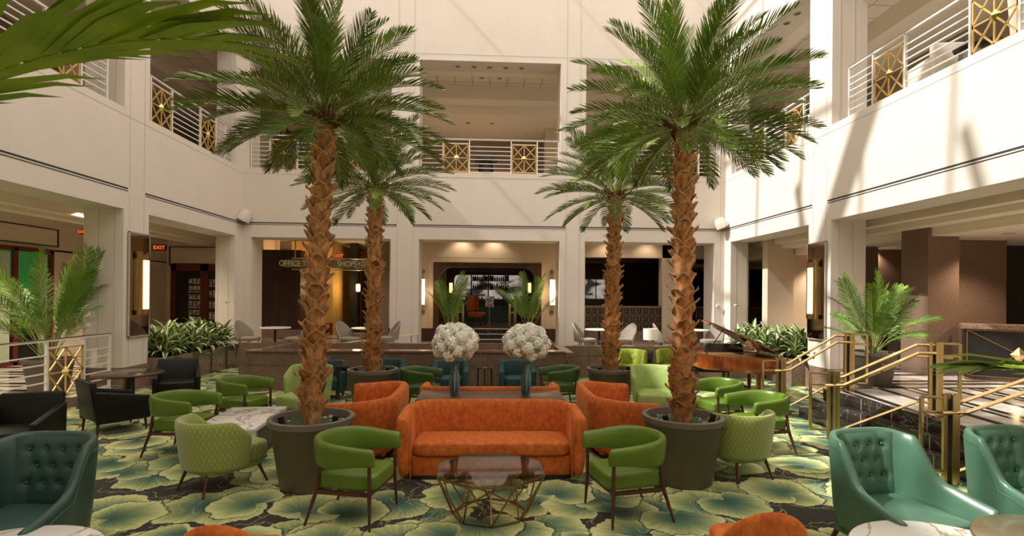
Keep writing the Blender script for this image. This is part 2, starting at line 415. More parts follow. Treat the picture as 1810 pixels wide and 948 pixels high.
def struct(mb, name, mat, **k):
    return mb.build(name, mat, kind='structure', **k)
def text(name, s, size, mat, loc, rot, parent=None, ext=.004, align='CENTER', sx=1):
    cu = bpy.data.curves.new(name, 'FONT'); cu.body = s; cu.size = size; cu.extrude = ext; cu.align_x = align; cu.align_y = 'CENTER'
    tmp = bpy.data.objects.new('tmp', cu); me = bpy.data.meshes.new_from_object(tmp); bpy.data.objects.remove(tmp)
    me.materials.clear(); me.materials.append(mat); o = bpy.data.objects.new(name, me); COL.objects.link(o); o.location = loc; o.rotation_euler = rot; o.scale.x = sx
    if parent is not None: o.parent = parent
    return o

# ================================================================ THE BUILDING
XW = 7.58; TH = .8; YB = 16.3; ZS = 5.95; ZL = 3.84; ZT = 9.46; ZTOP = 11.7; ZU = .5
struct(MB().box(-XW, XW, -6, 16.4, -.1, 0), 'floor', carpetm)
f = MB(); f.box(XW, 16, -6, 26, -.1, ZU); f.box(5.97, XW, -6, 8.9, 0, ZU); f.box(-5.2, XW, 13.5, 16.4, 0, .33); f.box(-5.2, XW, 16.4, 26, 0, ZU); f.box(-XW-.01, -5.2, 16.3, 26, 0, ZU)
struct(f, 'floor_upper', stripes)
struct(MB().box(-16, -XW, -6, 26, -.1, .17), 'floor_left', stripes)
# stair of three black marble risers
st = MB(); st.box(5.5, 5.97, -6, 8.9, 0, .165); st.box(5.73, 5.97, -6, 8.9, .165, .335); st.box(5.96, 6.0, -6, 8.92, .335, .503); st.box(5.96, XW, 8.88, 8.93, 0, .503)
struct(st, 'floor_steps', blackmarble, bevel=.008)
sj = MB()
for k in range(22):
    y = 8.6-k*.62
    sj.box(5.496, 5.5, y, y+.012, 0, .165); sj.box(5.726, 5.73, y-.3, y-.288, .165, .335); sj.box(5.955, 5.96, y, y+.012, .335, .5)
struct(sj, 'trim_1', M('tile_joint', (.42, .36, .30), .5))
# granite retaining walls, parapet
g = MB()
g.box(XW-.02, XW, 8.93, 11.1, 0, ZU); g.box(XW-.02, XW, 15.45, 16.3, 0, ZU); g.box(XW-.04, XW+.84, 11.1, 11.96, 0, .53)
g.box(-XW-.84, -XW+.04, 11.1, 11.96, 0, .53); g.box(-XW, -XW+.02, -6, 11.1, 0, .17)
struct(g, 'wall_plinth', gran)
g = MB(); g.box(-5.2, 1.72, 11.4, 11.65, 0, .84); g.box(-5.2, 1.72, 11.36, 11.7, .84, .875); g.box(-5.2, -4.95, 11.65, 13.5, 0, .84)
g.box(1.72, 6.9, 13.2, 13.45, 0, .82); g.box(1.72, 1.95, 11.65, 13.2, 0, .82); g.box(-4.95, 1.72, 11.65, 13.5, 0, .35)
g.box(-5.2, 1.72, 13.5, 13.75, .0, .84); g.box(AX(423, 13.5), -5.2, 13.5, 13.75, 0, .84)
struct(g, 'wall_parapet', gran)
gj = MB()
for k in range(6): gj.box(-4.2+k*1.05, -4.192+k*1.05, 11.396, 11.4, 0, .84)
for z in (.28, .56): gj.box(1.95, 6.9, 13.196, 13.2, z, z+.008)
for k in range(5): gj.box(2.6+k*.95, 2.608+k*.95, 13.196, 13.2, 0, .82)
gj.box(-5.2, 1.72, 11.396, 11.4, .55, .558)
struct(gj, 'trim_2', M('granite_joint', (.06, .04, .03), .6))
tag(text('engraved_letters', 'LE', .20, M('letter_bronze', (.16, .11, .08), .4), (2.35, 13.19, .42), (PI/2, 0, 0)), 'two bronze letters LE fixed on the brown granite parapet', 'letters')

def wall_with_openings(name, boxes):
    m = MB()
    for b_ in boxes: m.box(*b_)
    return struct(m, name, white)
GO = [(-7.3, -3.04), (-2.17, 2.25), (3.06, 7.25)]; UO = [(-7.4, -3.05), (-2.19, 2.25), (3.06, 7.4)]
def gaps(lo, hi, ops):
    out = []; c = lo
    for a, b_ in ops: out.append((c, a)); c = b_
    out.append((c, hi)); return out
bx = [(-XW-TH, XW+TH, YB, YB+TH, ZL, ZS), (-XW-TH, XW+TH, YB, YB+TH, ZT, ZTOP)]
for a, b_ in gaps(-XW, XW, GO): bx.append((a, b_, YB, YB+TH, .3, ZL))
for a, b_ in gaps(-XW, XW, UO): bx.append((a, b_, YB, YB+TH, ZS, ZT))
wall_with_openings('wall_back', bx)
SO = [(-5.6, -4.77), (-3.97, .53), (1.33, 5.83), (6.63, 11.13), (11.93, 15.87)]
for sg, nm in ((-1, 'wall_left'), (1, 'wall_right')):
    x0, x1 = sorted((sg*XW, sg*(XW+TH)))
    bx = [(x0, x1, -6, YB, ZL, ZS), (x0, x1, -6, YB, ZT, ZTOP)]
    for a, b_ in gaps(-6, YB+TH, SO):
        if b_ > 16: x0, x1 = sorted((sg*XW, sg*(XW+.56)))
        bx += [(x0, x1, a, min(b_, YB+TH), .52 if b_ < 14 else ZU, ZL), (x0, x1, a, min(b_, YB+TH), ZS, ZT)]
    wall_with_openings(nm, bx)
struct(MB().box(-XW-TH, XW+TH, -6.4, -6, 0, ZTOP), 'wall_rear', white)
struct(MB().box(-XW, -7.3, 15.9, YB, 0, .52), 'wall_corner', white)

# panel joints: thin darker strips between the wall panels
j = MB(); e = .004; t_ = .008
def jb(a, b_, z, y=YB): j.box(a, b_, y-e, y, z-t_/2, z+t_/2)
def jv(x, z0, z1): j.box(x-t_/2, x+t_/2, YB-e, YB, z0, z1)
jb(-XW, XW, 5.80); jb(-XW, XW, 9.66)
for a, b_ in zip(GO, UO):
    for s_, (p, q) in ((-.19, (a[0], b_[0])), (.19, (a[1], b_[1]))):
        if abs(p+s_) < XW-.1: jv(p+s_, ZU, 4.25); jv(p+s_, 4.33, ZTOP)
struct(j, 'trim_3', joint)
j = MB()
for sg in (-1, 1):
    xa, xb = sorted((sg*XW, sg*(XW-e)))
    for z in (5.80, 9.66): j.box(xa, xb, -6, YB, z-t_/2, z+t_/2)
    for y in (11.30, 11.76, 6.0, 6.46, .7, 1.16):
        j.box(xa, xb, y-t_/2, y+t_/2, .55, 4.2); j.box(xa, xb, y-t_/2, y+t_/2, 4.33, ZTOP)
    # joints on the inner pier faces
    for x in (.18, .50):
        xx = sg*(XW+x)
        for yy in (11.13, 15.87):
            j.box(xx-t_/2, xx+t_/2, yy-e, yy, .55, ZL); j.box(xx-t_/2, xx+t_/2, yy-e, yy, ZS, ZT)
struct(j, 'trim_4', joint)
# double dark slot of the air diffuser round the wall
j = MB()
def slotb(a, b_):
    j.box(a, b_, YB-.006, YB+.001, 4.27, 4.30); j.box(a, b_, YB-.006, YB+.001, 4.225, 4.24)
slotb(-XW, -2.86); slotb(-2.36, 2.44); slotb(2.88, XW)
for sg in (-1, 1):
    xa, xb = sorted((sg*(XW-.006), sg*(XW+.001)))
    for a, b_ in ((-6, 11.25), (11.80, YB)):
        j.box(xa, xb, a, b_, 4.27, 4.30); j.box(xa, xb, a, b_, 4.225, 4.24)
struct(j, 'trim_5', slot)

# slabs, ceilings of the galleries
c = MB()
for sg in (-1, 1):
    x0, x1 = sorted((sg*(XW+TH), sg*16)); c.box(x0, x1, -6, 26, 4.25, ZS)
c.box(-XW-TH, XW+TH, YB+TH, 26, 4.25, ZS)
struct(c, 'ceiling_slab', ceilm)
c = MB()
for sg in (-1, 1):   # stepped coves under the ground floor gallery ceiling
    for d0, d1, z in (((.8, 1.2, 4.08), (2.6, 2.9, 3.98), (2.9, 3.3, 3.90)) if sg < 0 else ((.8, 1.0, 4.08), (1.0, 1.25, 3.72), (1.25, 1.67, 3.60))):
        x0, x1 = sorted((sg*(XW+d0), sg*(XW+d1))); c.box(x0, x1, -6, 20, z, 4.25)
for d0, d1, z in ((.8, 1.0, 4.08), (1.0, 1.3, 3.96)): c.box(-XW-.8, XW+.8, YB+d0, YB+d1, z, 4.25)
c.box(9.25, 16, -6, 26, 3.42, 4.25)
struct(c, 'ceiling_cove', ceilm)
c = MB()
for sg in (-1, 1):
    x0, x1 = sorted((sg*(XW+TH), sg*12.5)); c.box(x0, x1, -6, 24, 9.75, 9.95)
c.box(-XW-TH, XW+TH, YB+TH, 24, 9.75, 9.95)
struct(c, 'ceiling_upper', tiles)
c = MB()
for sg in (-1, 1):
    x0, x1 = sorted((sg*(XW+TH), sg*(XW+TH+.45))); c.box(x0, x1, -6, 17.1, ZT, 9.75)
    x0, x1 = sorted((sg*(XW+2.9), sg*12.5)); c.box(x0, x1, -6, 24, 9.2, 9.75)
c.box(-XW-TH, XW+TH, YB+TH, YB+TH+.35, ZT, 9.75); c.box(-XW-TH, XW+TH, 18.9, 19.6, 9.25, 9.75); c.box(-XW-TH, XW+TH, 19.6, 24, 8.95, 9.75)
struct(c, 'ceiling_beam', ceilm)
w_ = MB()
w_.box(-12.7, -12.5, -6, 24, ZS, 9.95); w_.box(12.5, 12.7, -6, 24, ZS, 9.95); w_.box(-12.7, 12.7, 23, 23.3, ZS, 9.95)
w_.box(-12.7, 12.7, -6.4, -6, ZS, 9.95)
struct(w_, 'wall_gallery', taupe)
w_ = MB(); w_.box(AX(962, 21), AX(992, 21), 21, 21.6, ZS, 8.95); w_.box(AX(443, 20.5), AX(470, 20.5), 20.5, 21, ZS, 8.95); w_.box(-10.7, -10.0, 13.5, 14.2, ZS, 9.2); w_.box(10.4, 11, 17.8, 18.4, ZS, 9.2)
struct(w_, 'wall_columns', beige)
# roof over galleries
c = MB()
for sg in (-1, 1):
    x0, x1 = sorted((sg*(XW+TH), sg*16)); c.box(x0, x1, -6.4, 26, 9.95, 10.1)
c.box(-XW-TH, XW+TH, YB+TH, 26, 9.95, 10.1)
struct(c, 'roof', ceilm)
# outer enclosure of the ground floor
w_ = MB(); w_.box(-16.2, -16, -6, 26, -.1, 4.3); w_.box(16, 16.2, -6, 26, -.1, 4.3); w_.box(-16.2, 16.2, 26, 26.2, -.1, 4.3); w_.box(-16.2, -8.38, -6.2, -6, -.1, 4.3); w_.box(8.38, 16.2, -6.2, -6, -.1, 4.3)
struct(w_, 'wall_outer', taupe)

# skylight: gable of rafters, purlins and slanting braces over the court
sk = MB()
def roofz(x): return ZTOP+.3+.88*(XW-abs(x))
for k in range(12):
    y = -5+k*2.05
    for sg in (-1, 1): sk.bar((sg*XW, y, roofz(XW)-.3), (0, y, roofz(0)), .10, .16)
for x in (-6.6, -4.4, -2.2, 0, 2.2, 4.4, 6.6): sk.bar((x, -6, roofz(x)-.1), (x, 18, roofz(x)-.1), .09, .12)
for y0 in (1.3, 5.9, 10.4):
    sk.bar((-7.4, y0+3.2, 12.1), (-1.5, y0-2.0, 17.3), .62, .2)
    sk.bar((-7.4, y0-1.5, 12.1), (-3.0, y0+1.2, 16.0), .18, .2)
struct(sk, 'roof_skylight', wmetal)

# ---------------------------------------------------------------- gallery railings
def railing(name, p, q, posts, panels, label, nb=8, h=1.08, z0=0, grp=None):
    "p, q ends in plan; posts and panels given as distances from p"
    p, q = Vector(p), Vector(q); L = (q-p).length; ang = math.atan2(q.y-p.y, q.x-p.x)
    t = thing(name, label, 'railing', (p.x, p.y, p.z), ang, grp)
    r = MB(); r.bar((0, 0, h), (L, 0, h), .05, .035); r.build('handrail', wmetal, t)
    MB().bar((-.01, 0, h+.022), (L+.01, 0, h+.022), .056, .012).build('handrail_cap', oldbrass, t)
    r = MB(); hs = [h*(k+.35)/(nb) for k in range(nb-1)]
    ends = [0]+sorted([e_ for s_ in panels for e_ in s_])+[L]
    for i in range(0, len(ends), 2):
        for z in hs: r.bar((ends[i], 0, z), (ends[i+1], 0, z), .022)
    for a, b_ in panels:
        r.bar((a, 0, h-.13), (b_, 0, h-.13), .022)
    r.build('rails', wmetal, t)
    for x in posts: MB().bar((x, 0, 0), (x, 0, h), .034, .05).build('post', wmetal, t)
    for a, b_ in panels:
        z1 = h-.15; z0_ = .06; m = MB(); cx = (a+b_)/2; cz = (z0_+z1)/2
        for P, Q in (((a+.02, z0_), (b_-.02, z0_)), ((b_-.02, z0_), (b_-.02, z1)), ((b_-.02, z1), (a+.02, z1)), ((a+.02, z1), (a+.02, z0_)),
                     ((a, z0_), (b_, z1)), ((a, z1), (b_, z0_)), ((cx, z0_), (cx, z1)), ((a, cz), (b_, cz)),
                     ((cx, z0_), (a, cz)), ((a, cz), (cx, z1)), ((cx, z1), (b_, cz)), ((b_, cz), (cx, z0_))):
            m.bar((P[0], 0, P[1]), (Q[0], 0, Q[1]), .022, .022, up=(0, 1, 0))
        pn = m.build('gold_panel', goldp, t)
        d = .11; MB().add([(cx-d, 0, cz), (cx, 0, cz-d), (cx+d, 0, cz), (cx, 0, cz+d), (cx, -.06, cz), (cx, .06, cz)],
                          [(0, 1, 4), (1, 2, 4), (2, 3, 4), (3, 0, 4), (1, 0, 5), (2, 1, 5), (3, 2, 5), (0, 3, 5)]).build('diamond', goldhi, pn)
    return t
GR = 'white balcony railings with gold lattice panels'
yr = YB+.12
railing('balcony_railing', (-2.17, yr, ZS), (2.23, yr, ZS), [.02, .72, 1.55, 2.87, 3.70, 4.38], [(.74, 1.53), (2.89, 3.68)], 'white balcony railing across the centre bay of the back wall, black round table behind', grp=GR)
railing('balcony_railing', (-7.38, yr, ZS), (-3.07, yr, ZS), [.02, .58, 1.42, 2.85, 3.68, 4.28], [(.6, 1.4), (2.87, 3.66)], 'white balcony railing in the back wall bay behind the left palm crowns', grp=GR)
railing('balcony_railing', (3.08, yr, ZS), (7.38, yr, ZS), [.02, .65, 1.48, 2.85, 3.68, 4.28], [(.67, 1.46), (2.87, 3.66)], 'white balcony railing in the back wall bay behind the right palm crowns', grp=GR)
railing('balcony_railing', (-XW-.12, 11.95, ZS), (-XW-.12, 15.84, ZS), [.02, .18, .98, 2.22, 3.0, 3.5], [(.2, .96), (2.24, 2.98)], 'white balcony railing on the left wall, the bay nearest the back corner', grp=GR)
railing('balcony_railing', (-XW-.12, 10.8, ZS), (-XW-.12, 6.7, ZS), [.02, .68, 1.48, 2.75, 3.55, 4.05], [(.70, 1.46), (2.77, 3.53)], 'white balcony railing on the left wall behind the big near palm frond', grp=GR)
railing('balcony_railing', (XW+.12, 15.84, ZS), (XW+.12, 11.95, ZS), [.02, .9, 1.72, 2.75, 3.52], [(.92, 1.7)] + [(2.77, 3.50)], 'white balcony railing on the sunlit right wall behind palm frond tips', grp=GR)
railing('balcony_railing', (XW+.12, 10.75, ZS), (XW+.12, 6.7, ZS), [.02, .70, 1.5, 2.80, 3.58, 4.0], [(.72, 1.48), (2.82, 3.56)], 'white balcony railing at the upper right, in front of a white chair', grp=GR)
railing('floor_railing', (-XW-.02, 10.8, .17), (-XW-.02, 6.2, .17), [.02, .68, 1.5, 2.9, 4.55], [(.70, 1.48)], 'white railing with a gold lattice panel standing on the ground floor at left', nb=7)

# ---------------------------------------------------------------- downlights, vents, exit signs
dl = thing('downlight', 'tmp', 'downlight')
MB().lathe([(.085, 0), (.10, -.004), (.10, -.012), (.078, -.014), (.074, .0)], 20).build('trim_ring', beige, dl)
MB().lathe([(.07, .008), (.068, -.004), (0.0001, -.004)], 20).build('reflector', lampcone, dl)
dls = []; NTH = ('first', 'second', 'third', 'fourth', 'fifth', 'sixth')
def down(x, y, z, label, grp, watts=0, lit=False):
    global dl_used
    o = dl if not dls else copy_tree(dl)
    dls.append(o); o.location = (x, y, z); o['label'] = label; o['group'] = grp
    if watts:
        l = bpy.data.lights.new('lamp', 'SPOT'); l.energy = watts; l.spot_size = R(125); l.spot_blend = .6; l.color = (1, .80, .58); l.shadow_soft_size = .1
        lo = bpy.data.objects.new('lamp', l); COL.objects.link(lo); lo.parent = o; lo.location = (0, 0, -.05)
for i, u in enumerate((809, 838, 865, 894, 922)): down(AX(u, 16.7, 118), 16.7, ZT, 'bronze downlight over the centre balcony, '+('first', 'second', 'third', 'fourth', 'fifth')[i]+' from the left of five', 'row of five downlights over the centre balcony')
for i, (u, v) in enumerate(((851, 165), (883, 166))): down(AX(u, 18.2, v), 18.2, 9.75, ('dark', 'copper')[i]+' downlight in the tiled ceiling over the centre balcony', None or 'downlights in the tiled balcony ceiling')
for i, (u, v) in enumerate(((827, 215), (870, 216))): down(AX(u, 20.6, v), 20.6, 8.95, ('left', 'right')[i]+' one of two downlights on the low rear ceiling of the centre balcony', 'downlights on the low rear balcony ceiling', 130)
for u, v, q in ((312, 6, 'nearest'), (350, 43, 'middle'), (370, 60, 'farthest')): p = at(u, v, x=-XW-.35); down(p.x, p.y, ZT, 'bronze downlight under the left balcony lintel, the '+q+' of three', 'downlights under the left balcony lintel')
for u, v in ((40, 19), (139, 23)): p = at(u, v, z=9.75); down(p.x, p.y, 9.75, ('farther', 'nearer')[u < 100]+' brown downlight in the tiled ceiling above the left balcony', 'downlights above the left balcony', 60)
for u, v, q in ((1410, 25, 'nearest'), (1391, 43, 'middle'), (1341, 90, 'farthest')): p = at(u, v, x=XW+.35); down(p.x, p.y, ZT, 'dark downlight under the right balcony lintel, the '+q+' of three', 'downlights under the right balcony lintel')
for u, v in ((1547, 66), (1579, 44)): p = at(u, v, z=9.75); down(p.x, p.y, 9.75, ('nearer', 'farther')[u < 1560]+' brown downlight in the tiled ceiling above the right balcony', 'downlights above the right balcony', 60)
for u in (1105, 1125): down(AX(u, 16.7, 125), 16.7, ZT, ('left', 'right')[u > 1110]+' bronze downlight over the back balcony behind the right palm', 'downlights over the right rear balcony')
for q, y in enumerate((2.5, 5.5, 8.2, 9.8, 13.4, 15)): down(-9.9, y, 4.25, 'pale downlight in the left ground floor ceiling, '+NTH[q]+' from the front', 'left gallery downlights', 380)
for q, y in enumerate((2.5, 5.5, 8.2, 9.8, 13.4, 15)): down(10.3, y, 3.42, 'pale downlight in the right ground floor ceiling, '+NTH[q]+' from the front', 'right gallery downlights', 240)
for q, x in enumerate((-5.2, -.9, .2, 4.2, 5.6)): down(x, 17.7, 4.25, 'small downlight above the ground floor back bays, '+NTH[q]+' from the left', 'back bay downlights', 32)
for k, (sg, x, y) in enumerate([(0, -.95, 18.0), (-1, -10.2, 15.8), (1, 9.9, 9.6)]):
    t = thing('air_vent', ('square air vent in the tiled ceiling of the centre balcony', 'square air vent in the ceiling of the left balcony', 'square air vent in the ceiling of the right balcony')[k], 'vent', (x if k else AX(850, 17.6, 152), y if k else 17.6, 9.75))
    m = MB(); 
    for a in (.30, .22, .14): m.tube([(-a, -a, -.01), (a, -a, -.01), (a, a, -.01), (-a, a, -.01)], .018, 4, closed=True)
    m.build('louvre', ventm, t); MB().box(-.10, .10, -.10, .10, -.02, -.008).build('face_plate', ceilm, t)
def exit_sign(loc, rz, label, w_=.42, h_=.20):
    t = thing('exit_sign', label, 'sign', loc, rz)
    MB().box(-w_/2, w_/2, -.03, .03, -h_/2, h_/2).build('housing', exitbox, t, bevel=.006)
    text('lettering', 'EXIT', h_*.85, exitred, (0, -.034, -.004), (PI/2, 0, 0), t, .002)
exit_sign(at(598, 452, y=18.2), 0, 'red lit exit sign hanging over the office and shops sign')
exit_sign(at(282, 437, y=17.5), R(8), 'red lit exit sign above the ground floor plants at left')
exit_sign(at(373, 180, y=19), 0, 'red lit exit sign on the upper left balcony', .5, .26)
exit_sign(at(147, 409, y=13.2), 0, 'small red exit sign by the left column head', .2, .12)

# ================================================================ GROUND FLOOR BACKGROUND
# left storefronts
YL = 20.6; XL = -12.4
m = MB()
m.box(XL-.2, XL, -6, YL, 3.25, 4.25); m.box(XL-.2, XL, 15.28, YL, .17, 3.3); m.box(XL-.2, XL, -6, 6.5, .17, 3.3)
m.box(XL-.2, AX(300, YL), YL, YL+.2, .17, 4.25); m.box(AX(300, YL), -8.2, YL, YL+.2, 3.25, 4.25); m.box(-8.55, -8.3, YL-1.5, YL+.2, .17, 4.25)
struct(m, 'wall_storefront', beige)
j = MB()
for z in (3.38, 3.86): j.box(XL, XL+.02, 6, 15.5, z, z+.03)
j.box(XL, XL+.02, 15.5, 15.54, 3.38, 3.89)
for z in (3.16, 3.86): j.box(AX(298, YL-.03), -8.5, YL-.03, YL, z, z+.035)
j.box(AX(298, YL-.03), AX(300, YL-.03), YL-.03, YL, 3.16, 3.86)
struct(j, 'trim_6', slot)
# green glass shopfront
t = thing('shopfront', 'red framed green glass shopfront seen behind the left potted palm', 'shopfront', (XL, 0, .17))
fr = MB()
for y in (6.5, 9.2, 11.2, 12.6, 14.1, 15.22): fr.box(-.02, .1, y-.06, y+.06, 0, 3.08)
fr.box(-.02, .1, 6.5, 15.28, 3.0, 3.12); fr.box(-.02, .1, 6.5, 15.28, 0, .08)
fr.build('door_frame', redframe, t)
MB().box(-.02, .02, 6.5, 15.2, .9, 3.0).build('green_glass', greeng, t)
MB().box(-.015, .03, 6.5, 15.2, .08, .95).build('dark_lower_glass', darkglass, t)
for y in (13.72, 14.85): MB().box(.02, .05, y, y+.26, .1, 2.95).build('pale_stripe', M('pale_blind_%d' % int(y), (.42, .48, .34), .6), t)
text('lettering', 'm', .55, M('sign_white', (.85, .85, .8), .5), (.04, 13.35, 1.42), (PI/2, 0, PI/2), t)
# second shopfront with magazine racks, facing the court
x0, x1 = AX(303, YL-.05), -8.55
t = thing('shopfront', 'dark red framed glass doors with shelves of magazines behind the left plants', 'shopfront', ((x0+x1)/2, YL-.05, .17)); W = x1-x0
fr = MB()
LX = lambda u: AX(u, YL-.05)-(x0+x1)/2
for a, b_ in ((303, 312), (355, 369), (384, 392)): fr.box(LX(a), LX(b_), -.05, .05, 0, 3.05)
fr.box(-W/2, W/2, -.05, .05, 2.78, 3.05); fr.box(-W/2, W/2, -.05, .05, 0, .3)
fr.build('door_frame', redframe, t); MB().box(-W/2, W/2, -.01, .01, 0, 2.8).build('dark_glass', darkglass, t)
sh = MB()
for z in (.75, 1.35, 1.95): sh.box(LX(334), LX(355), -.04, -.02, z, z+.03)
sh.build('shelf', cafewhite, t)
for k in range(18):
    x = LX(335)+(k % 3)*.15+.02*rnd.random(); z = .82+(k//6)*.6+((k//3) % 2)*.26
    m = MB().box(x, x+.12, -.05, -.03, z, z+.2)
    tag(m.build('magazine', paperm), 'magazine in the shop rack, %s shelf, %s position' % (('lowest', 'middle', 'top')[k//6], ('first', 'second', 'third', 'fourth', 'fifth', 'sixth')[k % 6]), 'magazine', 'magazines on the shop rack').location = t.location
for k in range(10):
    m = MB().box(LX(371)+(k % 2)*.13, LX(371)+.1+(k % 2)*.13, -.05, -.03, .5+k//2*.42, .78+k//2*.42)
    tag(m.build('magazine', paperm), 'small print in the narrow shop pane, %s row from the bottom, %s column' % (('first', 'second', 'third', 'fourth', 'fifth')[k//2], ('left', 'right')[k % 2]), 'magazine', 'prints in the narrow pane').location = t.location
# lamp on the left gallery wall
t = thing('wall_lamp', 'lit rectangular wall lamp behind the left potted palm', 'lamp', (XL+.02, 16.2, 1.5))
MB().box(0, .08, -.30, .30, 0, 1.05).build('frame', oldbrass, t); MB().box(.08, .12, -.2, .2, .05, 1.0).build('glass', glow, t)

# back left bay: panelled pier, corridor, hanging sign
m = MB(); m.box(-8.75, AX(461, 19.2), 19.2, 19.4, ZU, 4.25); m.box(AX(679, 19), AX(757, 18), 18.3, 18.6, ZU, 4.25)
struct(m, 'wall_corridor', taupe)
x0, x1 = AX(461, 18.9), AX(531, 18.9)
t = thing('panelled_pier', 'dark vertical slatted wood panelling behind the left cafe table', 'panelling', ((x0+x1)/2, 18.9, .82)); W = x1-x0
m = MB(); m.box(-W/2, W/2, 0, .6, 0, 2.85)
for k in range(24): x = -W/2+k*W/24; m.box(x, x+W/48, -.02, 0, 0, 2.85)
m.build('slatted_face', panelwood, t); MB().box(-W/2-.05, W/2+.05, -.03, .6, -.3, 0).build('stone_base', gran, t)
m = MB().box(AX(515, 21), AX(588, 21), 21, 21.2, ZU, 4.2); m.box(AX(588, 21)-.1, AX(588, 21), 21.2, 24.9, ZU, 4.2); struct(m, 'wall_gold', goldwall)
struct(MB().box(AX(515, 20.95), AX(588, 20.95), 20.92, 21.0, ZU, .95), 'baseboard_gold', redframe)
struct(MB().box(AX(588, 24.9), -2.0, 24.9, 25.1, ZU, 4.2), 'wall_corridor_end', goldwall)
for k, (ua, ub, lb) in enumerate(((596, 612, 'dark wood double door at the end of the gold corridor'), (655, 672, 'dark wood door at the right of the gold corridor'))):
    x0, x1 = AX(ua, 24.8), AX(ub, 24.8); t = thing('corridor_door', lb, 'door', ((x0+x1)/2, 24.8, ZU)); W = x1-x0+.6
    MB().box(-W/2, W/2, 0, .08, 0, 2.7).build('leaf', wood, t); MB().box(-W/2+.15, W/2-.15, -.02, 0, .3, 2.4).build('pane', darkglass, t)
    m = MB(); m.box(-W/2-.1, -W/2, -.05, .1, 0, 2.8); m.box(W/2, W/2+.1, -.05, .1, 0, 2.8); m.box(-W/2-.1, W/2+.1, -.05, .1, 2.7, 2.85); m.build('frame', redframe, t)
m = MB().box(AX(618, 22), AX(632, 22), 22, 22.5, ZU, 4.2); struct(m, 'wall_dark_pier', darkglass)
for u, v, yy, en, lb in ((603, 510, 24.5, 60, 'small warm wall lamp by the corridor door'), (633, 508, 21.8, 50, 'small warm wall lamp on the dark corridor pier'), (537, 478, 20.3, 70, 'warm ceiling lamp glowing under the hanging sign')):
    p = at(u, v, y=yy); t = thing('corridor_lamp', lb, 'lamp', p)
    MB().lathe([(.05, -.16), (.09, -.14), (.09, .14), (.05, .16)], 12).build('glass', glowd, t); MB().box(-.03, .03, .08, .12, -.2, .2).build('bracket', oldbrass, t)
    l = bpy.data.lights.new('lamp', 'POINT'); l.energy = en; l.color = (1, .66, .30); l.shadow_soft_size = .12; lo = bpy.data.objects.new('lamp', l); COL.objects.link(lo); lo.parent = t; lo.location = (0, -.15, 0)
x0, x1 = AX(500, 17.6), AX(677, 17.6); z0, z1 = AZ(473, 17.6, 590), AZ(459, 17.6, 590)
t = thing('hanging_sign', 'long gold hanging sign lettered for offices, shops and garage', 'sign', ((x0+x1)/2, 17.6, (z0+z1)/2)); W = x1-x0; H = z1-z0
MB().box(-W/2, W/2, -.04, .04, -H/2, H/2).build('board', M('sign_board', (.20, .15, .075), .4, .3), t, bevel=.01)
m = MB(); m.box(-W/2+.3, W/2-.1, -.06, .06, H/2+.03, H/2+.06); m.box(-W/2+.3, W/2-.1, -.06, .06, -H/2-.08, -H/2-.05)
for x in (-W/2+.4, 0, W/2-.4): m.box(x-.015, x+.015, -.015, .015, H/2, 4.25-(z0+z1)/2)
m.build('rails', signm, t)
text('lettering', 'OFFICE TOWER      SHOPS+GARAGE', .26, M('sign_letter', (.80, .72, .52), .4), (0, -.045, 0), (PI/2, 0, 0), t, .004, sx=.84)

# centre bay: portal to the bar
YP = 18.0
xa, xb = AX(766, YP), AX(957, YP); zt = AZ(464, YP)
m = MB(); m.box(-3.4, xa, YP, YP+.3, ZU+.45, 4.25); m.box(xb, AX(1034, YP), YP, YP+.3, ZU+.45, 4.25); m.box(xa, xb, YP, YP+.3, zt, 4.25)
struct(m, 'wall_bar', beige)
m = MB(); m.box(-3.4, xa, YP-.02, YP+.3, ZU, ZU+.45); m.box(xb, AX(1034, YP), YP-.02, YP+.3, ZU, ZU+.45); struct(m, 'baseboard_bar', wood)
j = MB()
for x in (AX(757, YP), AX(965, YP)): j.box(x-.006, x+.006, YP-.005, YP, ZU+.45, 3.5)
j.box(AX(757, YP), AX(965, YP), YP-.005, YP, AZ(456, YP), AZ(456, YP)+.012)
struct(j, 'trim_7', joint)
# the rounded wooden portal
m = MB()
def rr(x0, x1, z0, z1, r, y, n=8):
    P = [(x0, y, z0)]
    P += [(x0+r-r*math.cos(a), y, z1-r+r*math.sin(a)) for a in [PI/2*k/n for k in range(n+1)]]
    P += [(x1-r+r*math.sin(a), y, z1-r+r*math.cos(a)) for a in [PI/2*k/n for k in range(n+1)]]
    return P+[(x1, y, z0)]
m.rings([rr(xa, xb, ZU, zt, .03, YP-.03), rr(xa, xb, ZU, zt, .03, YP+.3), rr(xa+.2, xb-.2, ZU, zt-.16, .45, YP+.32), rr(xa+.2, xb-.2, ZU, zt-.16, .45, YP)], closed_ring=False, cap=False, closed=True)
tag(m.build('portal_surround', wood), 'dark wood surround with rounded corners around the bar entrance', 'portal')
